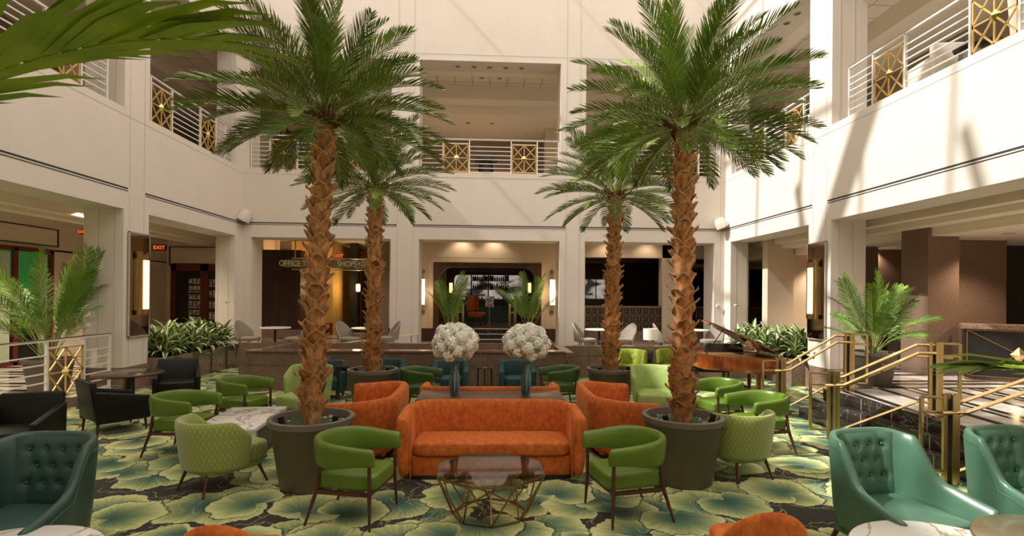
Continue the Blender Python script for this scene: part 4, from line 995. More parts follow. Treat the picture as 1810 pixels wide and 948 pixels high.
# ---- green barrel chairs
def barrel(label, loc, rz, mat=gleather):
    t = thing('barrel_chair', label, 'chair', loc, rz, 'green leather barrel chairs with walnut legs')
    P = [(-.30, -.31), (-.305, -.2), (-.31, -.08)]
    for i in range(15): a = PI*i/14; P.append((-.315*math.cos(a), .0+.315*math.sin(a)))
    P += [(.31, -.08), (.305, -.2), (.30, -.31)]
    shell(P, lambda s_: .775-.045*sstep(.3, 1, abs(s_)), .53, .075, flare=.02, lip=.03, zbf=lambda s_: .51+.05*sstep(.3, 1, abs(s_))).build('backrest', mat, t, smooth=True, sub=1)
    cushion(rpoly(-.255, .255, -.32, .24, .07), .315, .465, .02, .035).build('seat', mat, t, smooth=True, sub=1)
    m = MB()
    for a, b_ in (((-.26, -.27, .30), (.26, -.27, .30)), ((-.26, .22, .30), (.26, .22, .30)), ((-.26, -.27, .30), (-.26, .22, .30)), ((.26, -.27, .30), (.26, .22, .30))): m.bar(a, b_, .028, .035)
    m.build('seat_rail', legwood, t)
    for sx in (-1, 1):
        MB().tube([(sx*.30, -.29, .58), (sx*.295, -.29, .32), (sx*.315, -.305, 0)], [.016, .021, .012], 8).build('leg', legwood, t, smooth=True)
        MB().tube([(sx*.235, .215, .56), (sx*.255, .235, .32), (sx*.305, .325, 0)], [.016, .021, .012], 8).build('leg', legwood, t, smooth=True)
    return t
b0 = barrel('green leather barrel chair in front of the left planter, open side towards the coffee table', (-1.26, 5.0, 0), R(78))
b1 = dup(b0, 'green leather barrel chair in front of the right planter, open side towards the coffee table', (1.37, 4.98, 0), R(-78))
dup(b0, 'green leather barrel chair at left, the nearer of the two by the black round table', (-4.03, 7.05, 0), R(84))
dup(b0, 'green leather barrel chair at left, the farther one beside the white marble table', (-3.86, 8.35, 0), R(76))
dup(b0, 'green leather barrel chair at right, the nearer of the pair before the steps', (3.78, 7.0, 0), R(-80))
dup(b0, 'green leather barrel chair at right, the farther of the pair in front of the piano', (3.72, 8.15, 0), R(-72))
dg = barrel('dark green barrel chair behind the left end of the console, by the rear left planter', (-1.22, 9.5, 0), R(80), dgleather)
dup(dg, 'dark green barrel chair behind the right end of the console, by the rear right planter', (1.38, 9.7, 0), R(-80))

# ---- quilted and light green tub chairs
def tub(name, label, loc, rz, mat, h=.77, grp=None, legm=legwood, lipm=None):
    t = thing(name, label, 'chair', loc, rz, grp)
    P = []
    for i in range(23): a = R(-20)+R(220)*i/22; P.append((-.335*math.cos(a), .02+.31*math.sin(a)))
    m = shell(P, lambda s_: h-.16*sstep(.72, 1, abs(s_)), .23, .08, flare=.055, lip=.035, zbf=lambda s_: .23)
    m.build('backrest', mat, t, smooth=True, sub=1)
    cushion(rpoly(-.30, .30, -.42, .26, .12), .25, .46, .03, .06).build('seat', mat, t, smooth=True, sub=1)
    MB().prism(rpoly(-.27, .27, -.34, .26, .1), .20, .27).build('base', mat, t, bevel=.01)
    for sx in (-1, 1):
        MB().tube([(sx*.22, -.30, .22), (sx*.28, -.38, 0)], [.02, .011], 8).build('leg', legm, t)
        MB().tube([(sx*.20, .24, .22), (sx*.25, .31, 0)], [.02, .011], 8).build('leg', legm, t)
    return t
QG = 'quilted green tub chairs'
tub('tub_chair', 'quilted yellow-green tub chair left of the left planter, its back to the viewer', (-2.90, 5.78, 0), R(146), quiltm, grp=QG)
tub('tub_chair', 'quilted yellow-green tub chair right of the right planter, its back to the viewer', (2.98, 6.06, 0), R(-165), quiltm, grp=QG)
LG = 'light green velvet high chairs'
tub('velvet_chair', 'light green velvet chair half hidden behind the left front palm trunk', (-3.0, 8.75, 0), R(-25), lime, .90, LG)
tub('velvet_chair', 'light green velvet chair half hidden behind the right front palm trunk', (2.92, 8.9, 0), R(-12), lime, .88, LG)

# ---- teal wing chairs
def wing(label, loc, rz, mat, pip):
    t = thing('wingback_chair', label, 'armchair', loc, rz, 'button-backed green leather wing chairs')
    P = [(-.40, -.40), (-.395, -.28), (-.38, -.15), (-.362, -.03), (-.345, .06)]
    for i in range(9): a = PI/2*i/8; P.append((-.335+.20-.20*math.cos(a), .14+.19*math.sin(a)))
    P += [(-.07, .335), (0, .337), (.07, .335)]
    P += [(-x, y) for x, y in reversed(P[:14])]
    def hf(s_):
        s_ = abs(s_); return .97-.03*sstep(.25, .42, s_)-.33*sstep(.44, .64, s_)-.08*sstep(.66, .98, s_)
    shell(P, hf, .17, .085, flare=.05, lip=.04).build('shell', mat, t, smooth=True, sub=1)
    # padded, buttoned inner back
    btn = [(x, .84) for x in (-.20, -.067, .067, .20)]+[(x, .71) for x in (-.135, 0, .135)]+[(x, .58) for x in (-.20, -.067, .067, .20)]
    nx, nz = 36, 34; V = []; F = []
    for k in range(nz+1):
        for i in range(nx+1):
            x = -.29+.58*i/nx; z = .40+.54*k/nz
            d = .045*(1-(abs(x)/.30)**4)*(1-abs((z-.66)/.30)**6)
            for bx_, bz in btn: d -= .030*math.exp(-((x-bx_)**2+(z-bz)**2)/.0009)
            yy = .295+.05*(z-.4)/.55-.06*max(0, abs(x)-.18)/.1-d
            V.append((x, yy, z))
    for k in range(nz):
        for i in range(nx): a = k*(nx+1)+i; F.append((a, a+1, a+nx+2, a+nx+1))
    bb = len(V)
    pad = MB().add(V, F); pad.build('back_pad', mat, t, smooth=True)
    m = MB()
    for bx_, bz in btn: m.ball((bx_, .295+.05*(bz-.4)/.55-.020-.06*max(0, abs(bx_)-.18)/.1, bz), .0135, 10)
    m.build('buttons', mat, t, smooth=True)
    cushion(rpoly(-.31, .31, -.40, .28, .07), .24, .43, .03, .05).build('seat_cushion', mat, t, smooth=True, sub=1)
    MB().prism(rpoly(-.33, .33, -.37, .30, .06), .16, .26).build('seat_base', mat, t, bevel=.01)
    Ls = [0]
    for i in range(1, len(P)): Ls.append(Ls[-1]+math.hypot(P[i][0]-P[i-1][0], P[i][1]-P[i-1][1]))
    for s_ in (1, -1):
        m = MB(); pts = []
        for i in range(0, 12):
            a_, b_ = P[max(i-1, 0)], P[i+1]; dx, dy = b_[0]-a_[0], b_[1]-a_[1]; l = math.hypot(dx, dy)
            x, y = P[i][0]-dy/l*.080, P[i][1]+dx/l*.080; pts.append((x*s_, y, hf(Ls[i]/Ls[-1]*2-1)-.075))
        m.tube(pts, .006, 6); m.build('piping', pip, t, smooth=True)
    for sx in (-1, 1):
        MB().tube([(sx*.29, -.33, .18), (sx*.31, -.36, 0)], [.024, .014], 8).build('leg', legwood, t); MB().tube([(sx*.27, .28, .18), (sx*.29, .36, 0)], [.024, .014], 8).build('leg', legwood, t)
    return t
wing('teal green leather wing chair with buttoned back, its back to the brass stair rails', (3.30, 4.02, 0), R(12), teal, ptile)
wing('teal green leather wing chair cut by the right edge of the picture', (4.58, 4.1, 0), R(10), teal, ptile)
wing('shade-darkened teal green leather wing chair with buttoned back at the lower left', (-3.47, 4.0, 0), R(-4), teal_shaded, ptile)

# ---- near round tables
def roundtop(name, label, loc, r_, top, z=.5, rim=oldbrass):
    t = thing(name, label, 'table', loc, 0)
    MB().lathe([(.0001, z-.03), (r_-.01, z-.03), (r_, z-.02), (r_, z-.004), (r_-.008, z), (.0001, z)], 48).build('tabletop', top, t, smooth=True)
    MB().lathe([(r_+.001, z-.028), (r_+.006, z-.026), (r_+.006, z-.008), (r_+.001, z-.006)], 48).build('rim', rim, t, smooth=True)
    MB().tube([(0, 0, z-.03), (0, 0, .02)], .04, 12).build('pedestal', oldbrass, t); MB().lathe([(.28, 0), (.28, .015), (.06, .03)], 28).build('foot', oldbrass, t); return t
roundtop('marble_table', 'round white marble table with a brown vein at the lower left corner', (-2.93, 3.08, 0), .62, tablemarble)
roundtop('marble_table', 'round white marble table with a gold vein in front of the teal chair', (2.93, 3.0, 0), .62, tablemarble)
roundtop('smoked_table', 'round bronze topped table overlapping the marble one at the lower right', (3.72, 2.98, 0), .58, M('smoked_bronze_top', (.20, .16, .09), .15, .3), .56)

# ---- orange round-back chairs in the foreground
def dome(label, loc, rz):
    t = thing('round_back_chair', label, 'chair', loc, rz, 'orange velvet round-back chairs at the front')
    rings_ = []; n = 25
    for i in range(n):
        a = R(-100)+R(200)*i/(n-1); h = .35+.43*max(0, math.cos(a*.9))
        x, y = .265*math.sin(a), .26*math.cos(a)
        rings_.append([(x*.90, y*.90, .25), (x*1.10, y*1.10, .25), (x*1.2, y*1.2, (h+.25)/2), (x*1.14, y*1.14, h-.03), (x*1.05, y*1.05, h), (x*.92, y*.92, h-.025), (x*.88, y*.88, (h+.25)/2)])
    MB().rings(rings_).build('backrest', velvet, t, smooth=True, sub=1)
    cushion(rpoly(-.28, .28, -.32, .22, .12), .24, .45, .03, .05).build('seat', velvet, t, smooth=True, sub=1)
    for sx in (-1, 1):
        MB().tube([(sx*.18, -.24, .25), (sx*.22, -.3, 0)], [.02, .012], 8).build('leg', legwood, t); MB().tube([(sx*.18, .18, .25), (sx*.22, .24, 0)], [.02, .012], 8).build('leg', legwood, t)
    return t
dm = dome('orange velvet round-back chair at the bottom edge, between barrel chair and teal chair', (1.84, 3.40, 0), R(170))
dup(dm, 'orange velvet round-back chair barely showing at the bottom edge on the left', (-1.60, 3.32, 0), R(185))

# ---- black armchairs and dark round table on the left
def blackchair(label, loc, rz):
    t = thing('black_armchair', label, 'armchair', loc, rz, 'black leather armchairs on the left')
    V = [(-.36, .20, .20), (.36, .20, .20), (.36, .34, .20), (-.36, .34, .20), (-.34, .34, .80), (.34, .34, .80), (.34, .42, .80), (-.34, .42, .80)]
    MB().add(V, [(0, 1, 2, 3), (7, 6, 5, 4), (0, 4, 5, 1), (1, 5, 6, 2), (2, 6, 7, 3), (3, 7, 4, 0)]).build('backrest', blackl, t, bevel=.03, seg=3)
    for s_ in (-1, 1):
        a, b_ = sorted((s_*.30, s_*.38)); V = [(a, -.34, .18), (b_, -.34, .18), (b_, .34, .18), (a, .34, .18), (a, -.34, .52), (b_, -.34, .52), (b_, .36, .66), (a, .36, .66)]
        MB().add(V, [(0, 3, 2, 1), (4, 5, 6, 7), (0, 1, 5, 4), (1, 2, 6, 5), (2, 3, 7, 6), (3, 0, 4, 7)]).build('armrest', blackl, t, bevel=.02, seg=3)
    MB().box(-.30, .30, -.35, .24, .20, .43).build('seat', blackl, t, bevel=.035, seg=3)
    for sx in (-1, 1):
        for sy in (-.29, .3): MB().tube([(sx*.30, sy, .2), (sx*.31, sy*1.05, 0)], [.022, .015], 8).build('leg', legwood, t)
    return t
k0 = blackchair('black leather armchair facing the viewer behind the shade-darkened teal wing chair', (-5.80, 6.65, 0), R(14))
dup(k0, 'black leather armchair with its back turned, beside the white railing', (-5.68, 8.2, 0), R(142))
dup(k0, 'black leather armchair beyond the dark round table, below the left planting', (-5.95, 10.25, 0), R(28))
t = thing('round_table', 'dark round pedestal table between the black armchairs', 'table', (-6.12, 9.15, 0))
MB().lathe([(.0001, .69), (.50, .69), (.52, .705), (.52, .72), (.50, .73), (.0001, .73)], 40).build('tabletop', ctable, t, smooth=True); MB().lathe([(.3, 0), (.3, .02), (.09, .06), (.08, .69)], 24).build('pedestal', ctable, t)
t = thing('round_table', 'edge of a small dark round table at the left border', 'table', (-7.08, 7.2, 0)); MB().lathe([(.0001, .57), (.30, .57), (.31, .6), (.0001, .61)], 28).build('tabletop', ctable, t); MB().tube([(0, 0, .57), (0, 0, 0)], .05, 10).build('pedestal', ctable, t); MB().lathe([(.2, 0), (.2, .02), (.05, .03)], 20).build('foot', ctable, t)
# green sofa beyond the left railing
t = thing('green_settee', 'deep green channelled settee behind the white railing at left', 'sofa', (-9.6, 9.2, .17), R(95))
MB().box(-.9, .9, .2, .42, .2, .85).build('backrest', tealv, t, bevel=.06, seg=3); MB().box(-.9, .9, -.35, .25, .18, .42).build('seat', tealv, t, bevel=.04, seg=3)
for s_ in (-1, 1): MB().box(s_*.86-.07, s_*.86+.07, -.35, .42, .2, .62).build('armrest', tealv, t, bevel=.04)
for sx in (-1, 1):
    for sy in (-1, 1): MB().tube([(sx*.8, sy*.3, .2), (sx*.8, sy*.3, 0)], .02, 8).build('leg', legwood, t)

# ---- white marble block table
t = thing('marble_block_table', 'white marble block table with dark veins beside the left planter', 'table', (-3.25, 7.05, 0), R(5))
m = MB(); m.box(-.38, .38, -.66, .66, .40, .45); m.box(-.38, .38, -.66, -.60, 0, .40); m.box(-.38, .38, .60, .66, 0, .40); m.build('marble_frame', whitemarble, t, bevel=.006)
MB().box(-.34, .34, -.58, .58, .02, .38).build('shaded_void', charcoal, t)  # solid dark block that paints the shade of the open middle
for sy in (-1, 1): MB().box(.372, .39, sy*.6-.012, sy*.6+.012, 0, .40).build('brass_edge', brass, t)

# ---- glass coffee table with wire base
t = thing('coffee_table', 'octagonal smoky glass coffee table on a brass wire base', 'table', (.04, 5.0, 0), R(2))
oc = [(.535*math.cos(R(22.5+45*k)), .50*math.sin(R(22.5+45*k))) for k in range(8)]
MB().prism(oc, .425, .437).build('glass_top', smoky, t)
m = MB()
for k in range(8): a, b_ = oc[k], oc[(k+1) % 8]; m.bar((*a, .415), (*b_, .415), .018, .018)
m.build('top_frame', oldbrass, t)
m = MB(); bo = [(.36*math.cos(R(45*k)), .33*math.sin(R(45*k))) for k in range(8)]; mid = [(.50*math.cos(R(45*k)), .46*math.sin(R(45*k))) for k in range(8)]
for k in range(8):
    m.bar((*bo[k], .012), (*bo[(k+1) % 8], .012), .013)
    m.bar((*oc[k], .415), (*bo[k], .012), .013); m.bar((*oc[k-1], .415), (*bo[k], .012), .013)
for k in range(4): m.bar((*bo[2*k], .012), (0, 0, .2), .011); m.bar((0, 0, .2), (*oc[2*k], .415), .011)
m.build('wire_base', oldbrass, t)

# ---- console and vases
t = thing('console_table', 'long dark bronze console table between the orange sofas', 'table', (.05, 7.08, 0))
MB().box(-.98, .98, -.36, .36, .70, .74).build('tabletop', consolem, t, bevel=.006)
for sx in (-1, 1): MB().box(sx*.78-.03, sx*.78+.03, -.26, .26, 0, .70).build('leg', consolem, t, bevel=.005)
MB().box(-.78, .78, -.02, .02, .55, .68).build('apron', consolem, t)
def bloom_mesh():
    m = MB(); N = 130; ga = PI*(3-5**.5)
    for i in range(N):
        z = 1-2*(i+.5)/N; r_ = math.sqrt(1-z*z); a = i*ga; jit = Vector((rnd.uniform(-1, 1), rnd.uniform(-1, 1), rnd.uniform(-1, 1)))*.45; nrm = Vector((r_*math.cos(a), r_*math.sin(a), z)); rad = .086*(1+.13*rnd.uniform(-1, 1))
        n2 = (nrm+jit).normalized(); u_ = n2.orthogonal().normalized(); v_ = n2.cross(u_); ph = rnd.random()*PI
        for k in range(4):
            d = u_*math.cos(ph+k*PI/2)+v_*math.sin(ph+k*PI/2); s_ = nrm.cross(d); c = nrm*rad
            m.add([c*.94, c+d*.012+s_*.013, c+d*.026-nrm*.006, c+d*.012-s_*.013], [(0, 1, 2, 3)])
    m.ball((0, 0, 0), .064, 12, mi=1); return m
bl0 = None; bq = []
for vi, (u, lb) in enumerate(((805, 'left'), (931, 'right'))):
    x = AX(u, 7.07); t = thing('glass_vase', 'tall teal glass vase on the console, the '+lb+' one', 'vase', (x, 7.07, .74), 0, 'teal vases on the console')
    MB().lathe([(.045, 0), (.060, .02), (.072, .12), (.074, .22), (.060, .31), (.048, .37), (.055, .43), (.050, .43), (.042, .37), (.054, .30), (.066, .2), (.055, .03), (.0001, .02)], 28).build('body', vaseg, t, smooth=True)
    MB().lathe([(.050, 0), (.052, .012), (.046, .03)], 28, (0, 0, 0)).build('base', vaseg, t, smooth=True)
    b_ = thing('hydrangea_bouquet', 'round bouquet of white hydrangeas in the '+lb+' vase on the console', 'flowers', (x, 7.07, 1.15), R(40*vi), 'white hydrangea bouquets')
    N = 30; ga = PI*(3-5**.5)
    for i in range(N):
        z = 1-1.75*(i+.5)/N; r_ = math.sqrt(max(0, 1-z*z)); a = i*ga
        p = Vector((r_*math.cos(a)*.245, r_*math.sin(a)*.245, .30+z*.205))
        if bl0 is None: bl0 = o = bloom_mesh().build('bloom', [bloomm, bloomin], b_)
        else: o = bl0.copy(); COL.objects.link(o); o.parent = b_
        s_ = rnd.uniform(.85, 1.08); o.scale = (s_, s_, s_*.92); o.location = p; o.rotation_euler = (rnd.random()*6, rnd.random()*6, 0)
    m = MB()
    for i in range(34):
        a = rnd.random()*2*PI; z = rnd.uniform(-.75, .95); r_ = math.sqrt(1-z*z); n_ = Vector((r_*math.cos(a), r_*math.sin(a), z)); c = Vector((0, 0, .30))+Vector((n_.x*.29, n_.y*.29, n_.z*.25))
        d = n_.orthogonal().normalized(); d.rotate(Matrix.Rotation(rnd.random()*6, 3, n_)); s_ = n_.cross(d)
        m.add([c-d*.055, c+s_*.022, c+d*.055+n_*.008, c-s_*.022], [(0, 1, 2, 3)])
    m.build('leaves', bleaf, b_)
    m = MB()
    for i in range(8): a = i*PI/4; m.tube([(.02*math.cos(a), .02*math.sin(a), -.30), (.025*math.cos(a), .025*math.sin(a), 0), (.12*math.cos(a), .12*math.sin(a), .22)], .004, 5)
    m.build('stems', bleaf, b_)

# ---- petrol chairs and stool by the granite wall
def petrol(label, loc, rz):
    t = thing('petrol_tub_chair', label, 'chair', loc, rz, 'petrol velvet tub chairs by the granite wall')
    shell(upath(.62, .56, .22, 7), lambda s_: .74-.16*sstep(.5, .62, abs(s_)), .16, .11, flare=.02, lip=.03).build('backrest', tealv, t, smooth=True)
    cushion(rpoly(-.26, .26, -.30, .22, .06), .22, .42, .02, .04).build('seat', tealv, t, smooth=True)
    for sx in (-1, 1):
        for sy in (-1, 1): MB().tube([(sx*.25, sy*.22, .18), (sx*.27, sy*.24, 0)], .016, 6).build('leg', legwood, t)
    return t
pv = petrol('petrol striped velvet chair against the granite wall behind the left vase', (AX(797, 10.75), 10.75, 0), 0)
dup(pv, 'petrol striped velvet chair against the granite wall behind the right vase', (AX(915, 10.75), 10.75, 0), 0)
dup(pv, 'petrol velvet chair behind the left front palm trunk', (AX(580, 10.6), 10.6, 0), R(8))
dup(pv, 'petrol velvet chair beside the rear left palm trunk', (AX(684, 10.9), 10.9, 0), R(-8))
t = thing('side_stool', 'dark round side table between the two petrol chairs', 'table', (AX(858, 10.75), 10.75, 0))
MB().lathe([(.0001, .60), (.19, .60), (.20, .615), (.19, .63), (.0001, .63)], 24).build('tabletop', ctable, t)
for k in range(3): a = k*2*PI/3+.5; MB().tube([(.16*math.cos(a), .16*math.sin(a), .60), (.17*math.cos(a), .17*math.sin(a), 0)], .016, 6).build('leg', ctable, t)
t = thing('side_table', 'dark square side table behind the left front palm trunk', 'table', (AX(622, 10.7), 10.7, 0))
MB().box(-.25, .25, -.25, .25, .62, .66).build('tabletop', ctable, t)
for sx in (-1, 1):
    for sy in (-1, 1): MB().box(sx*.22-.02, sx*.22+.02, sy*.22-.02, sy*.22+.02, 0, .62).build('leg', ctable, t)

# ---- olive tufted chairs, wire table, lamp
def slipper(label, loc, rz):
    t = thing('tufted_chair', label, 'chair', loc, rz, 'olive tufted velvet chairs beside the lamp')
    shell(upath(.62, .44, .16, 6), lambda s_: .82, .28, .10, flare=.03, lip=.03).build('backrest', tuft, t, smooth=True)
    cushion(rpoly(-.33, .33, -.42, .15, .07), .24, .46, .02, .04).build('seat', tuft, t, smooth=True)
    m = MB()
    for i in range(5):
        for k in range(3): m.ball((-.22+i*.11+(k % 2)*.05, .16, .54+k*.1), .011, 6)
    m.build('buttons', tuft, t)
    for sx in (-1, 1):
        for sy in (-.33, .14): MB().tube([(sx*.27, sy, .26), (sx*.28, sy, 0)], [.022, .014], 6).build('leg', legwood, t)
    return t
sl = slipper('olive tufted velvet chair left of the lamp, behind the rear right planter', (AX(1110, 12.3), 12.3, 0), R(18))
dup(sl, 'olive tufted velvet chair right of the lamp, half behind the palm trunk', (AX(1190, 12.4), 12.4, 0), R(-20))
x = AX(1150, 12.5); t = thing('wire_table', 'octagonal table on dark wire legs under the lamp', 'table', (x, 12.5, 0))
MB().lathe([(.0001, .50), (.34, .50), (.34, .52), (.0001, .52)], 8).build('tabletop', ctable, t)
m = MB()
for k in range(8):
    a, b_ = k*PI/4, (k+.5)*PI/4
    for s_ in (-1, 1): m.bar((.33*math.cos(a), .33*math.sin(a), .5), (.22*math.cos(a+s_*PI/8), .22*math.sin(a+s_*PI/8), .01), .012)
m.build('wire_legs', blackp, t)
t = thing('table_lamp', 'table lamp with white drum shade, twisted gold stem and black block base', 'lamp', (x, 12.5, .52))
MB().box(-.055, .055, -.055, .055, 0, .26).build('base', ebony, t, bevel=.004)
MB().tube([(.02*math.sin(k*.9), .015*math.cos(k*.9), .26+.035*k) for k in range(9)], [.022+.010*math.sin(k*2.2) for k in range(9)], 8).build('stem', brass, t, smooth=True)
MB().lathe([(.165, .53), (.17, .80), (.165, .80), (.16, .53)], 32).build('lamp_shade', shadem, t, smooth=True)

# ---- grand piano
px, py = AX(1300, 11.1), 11.15
t = thing('grand_piano', 'red-brown grand piano with its lid raised in front of the right planting', 'piano', (px, py, 0), R(-4))
pl = [(.72, .80), (.72, -.35)]
for k in range(9): a = PI/2*k/8; pl.append((.72-.36+.36*math.cos(a), -.45-.35*math.sin(a)))
for k in range(7): a = PI/2*k/6; pl.append((.30-.26*math.sin(a), -.80+.26*(1-math.cos(a))))
pl += [(-.10, -.44), (-.30, -.33), (-.50, -.22), (-.66, -.05), (-.72, .15), (-.72, .80)]
MB().prism(pl, .52, .84).build('case', pianow, t, bevel=.008)
inner = [(x*.94, y*.94+.01) for x, y in pl]
MB().prism(inner, .835, .85).build('soundboard', M('piano_plate', (.42, .25, .08), .35, .5), t)
def lidf(p):
    x, y, z = p; a = R(27); d = .72-x; return (.72-d*math.cos(a), y, .865+z+d*math.sin(a)*1.05)
lid = [(x*1.0, y) for x, y in pl if y < .45]+[(-.72, .42), (.72, .42)]
lid = [(.73, .42), (.73, -.35)]+[(x*1.015, y*1.02) for x, y in pl[2:-1]]+[(-.73, .42)]
MB().prism(lid, 0, .03, fn=lidf).build('lid', pianow, t)
MB().tube([(-.62, -.05, .85), lidf((-.42, -.16, 0))], .011, 6).build('lid_prop', ebony, t)
MB().box(-.72, .72, .42, .80, .84, .87).build('front_lid', pianow, t, bevel=.004)
m = MB(); m.box(-.66, .66, .80, .98, .56, .60); m.box(-.72, -.64, .80, 1.0, .52, .74); m.box(.64, .72, .80, 1.0, .52, .74); m.build('key_bed', pianow, t)
MB().box(-.63, .63, .81, .96, .60, .625).build('keyboard', ivory, t)
m = MB(); m.rings([[(-.52, .36, .87), (.36, .36, .87), (.34, .36, 1.03), (.20, .36, 1.06), (-.40, .36, 1.06), (-.50, .36, 1.02)], [(-.52, .40, .87), (.36, .40, .87), (.34, .44, 1.03), (.20, .44, 1.06), (-.40, .44, 1.06), (-.50, .44, 1.02)]]); m.build('music_desk', ebony, t)
for x, y in ((-.60, .60), (.60, .60), (.32, -.50)):
    MB().lathe([(.085, .52), (.08, .46), (.05, .40), (.045, .12), (.03, .06), (.035, 0)], 12, (x, y, 0)).build('leg', pianow, t, smooth=True)
m = MB(); m.bar((0, .55, .52), (0, .55, .08), .05, .03); m.bar((-.1, .55, .08), (.1, .55, .08), .05); m.build('pedal_lyre', pianow, t)
t = thing('piano_bench', 'dark low bench under the left side of the grand piano', 'bench', (AX(1256, 11.7), 11.7, 0), R(-4))
MB().box(-.40, .40, -.2, .2, .40, .48).build('seat', blackl, t, bevel=.02)
for sx in (-1, 1):
    for sy in (-1, 1): MB().tube([(sx*.36, sy*.16, .40), (sx*.36, sy*.16, 0)], [.025, .016], 8).build('leg', ebony, t)

# ---- brass stair rails
def stair_rail(label, lo, hi, nbar=3, far=False):
    lo, hi = Vector(lo), Vector(hi); d = hi-lo; L = d.length; ang = math.atan2(d.y, d.x)
    t = thing('stair_railing', label, 'railing', (lo.x, lo.y, 0), ang, 'brass stair railings')
    def cluster(x, z0, h, nm):
        m = MB()
        for dx, dy in ((-.06, 0), (.06, 0), (0, -.05), (0, .05)): m.box(x+dx-.022, x+dx+.022, dy-.022, dy+.022, z0, z0+h)
        m.box(x-.04, x+.04, -.03, .03, z0+.02, z0+h-.06, 1)
        m.build(nm, [brass, slot], t, bevel=0)
    cluster(0, 0, 1.02, 'post'); cluster(L, ZU, 1.0, 'post')
    def loop(x0, x1, z0, z1, nm):
        m = MB()
        for P, Q in (((x0, z0), (x0, z1)), ((x0, z1), (x1, z1)), ((x0, z0), (x1, z0)), ((x0, z1-.17), (x1, z1-.17))): m.bar((P[0], 0, P[1]), (Q[0], 0, Q[1]), .04, .03)
        m.build(nm, brass, t, bevel=.003)
    loop(-.30, -.06, .14, .98, 'end_loop'); loop(L+.28, L+.06, ZU+.14, ZU+.98, 'end_loop')
    for k, (dy, dz) in enumerate(((0, 0), (-.06, -.11), (.06, -.17))[:nbar]):
        m = MB(); z0 = .92+dz; z1 = ZU+.95+dz; xs = .12; xe = L-.22
        m.tube([(-.02-.1*(k > 0), dy, z0), (xs, dy, z0+.02), (xe, dy, z1), (L+.02+.2*(k == 2), dy, z1)], .022, 4)
        m.build('handrail', brass, t)
    MB().tube([(.03, 0, .14), (.08, 0, .15), (L-.22, 0, ZU+.14), (L-.03, 0, ZU+.14)], .02, 4).build('bottom_rail', brass, t)
    m = MB(); m.bar((L*.5, 0, .92+.23), (L*.5, .05, .80+.23), .02); m.build('bracket', brass, t)
    return t
stair_rail('brass stair railing farthest from the viewer, in front of the right wall pier', (5.20, 8.95, 0), (6.28, 8.72, 0), 2)
stair_rail('brass stair railing in the middle, in front of the potted palm', (5.13, 7.45, 0), (6.30, 7.0, 0), 3)
stair_rail('brass stair railing nearest the viewer, between the two teal chairs', (5.28, 5.66, 0), (6.75, 5.35, 0), 3)

# ================================================================ PLANTS
def frond_mesh(L, n, ll, a0, droop, lw=.02, seed=1, vee=28, fwd=(50, 22), stem=.12, leafdroop=.12, mats=None, rr_=.011, prof=.75):
    r_ = random.Random(seed); S = 26; pts = [Vector((0, 0, 0))]
    for i in range(S):
        u = (i+.5)/S; a = a0-droop*u**1.4; pts.append(pts[-1]+Vector((math.cos(a), 0, math.sin(a)))*L/S)
    def P(u):
        f_ = u*S; i = min(S-1, int(f_)); return pts[i].lerp(pts[i+1], f_-i)
    def T(u):
        i = min(S-1, int(u*S)); return (pts[i+1]-pts[i]).normalized()
    m = MB(); m.tube([P(i/10) for i in range(11)], [rr_*(1-.8*i/10) for i in range(11)], 5, mi=1)
    for i in range(n):
        u = stem+(1-stem)*(i+.3)/n
        l0 = ll*(max(0, math.sin(PI*min(1, (u-stem)/(1-stem)*.90+.07)))**prof*.92+.12)
        tt = T(u); up = Vector((0, 1, 0)).cross(tt)*-1; up = tt.cross(Vector((0, 1, 0)))*-1 if False else Vector((0, 1, 0)).cross(tt); 
        if up.z < 0: up = -up
        for s_ in (-1, 1):
            fa = R(fwd[0]+(fwd[1]-fwd[0])*u+r_.uniform(-5, 5)); ve = R(vee+r_.uniform(-10, 10)); l = l0*r_.uniform(.88, 1.08)
            side = Vector((0, s_, 0)); d = (tt*math.cos(fa)+(side*math.cos(ve)+up*math.sin(ve))*math.sin(fa)).normalized()
            wv = d.cross(up).normalized()*lw/2; wv = (tt-d*tt.dot(d)).normalized()*lw/2
            b = P(min(1, u+r_.uniform(-.004, .004))); c1 = b+d*l*.4; c2 = b+d*l*.75-Vector((0, 0, leafdroop*l*.35)); tip = b+d*l-Vector((0, 0, leafdroop*l))
            m.add([b-wv*.5, b+wv*.5, c1+wv, c1-wv, c2+wv*.7, c2-wv*.7, tip], [(0, 1, 2, 3), (3, 2, 4, 5), (5, 4, 6)])
    return m
def frond_obj(mb, mats, parent, az, loc, tw=0, sc_=1, name='frond', kids=[]):
    o = mb.build(name, mats, parent); o.location = loc; o.rotation_euler = (tw, 0, az); o.scale = (sc_,)*3; return o
def recopy(src, parent, az, loc, tw=0, sc_=1):
    o = src.copy(); COL.objects.link(o); o.parent = parent; o.location = loc; o.rotation_euler = (tw, 0, az); o.scale = (sc_,)*3; return o

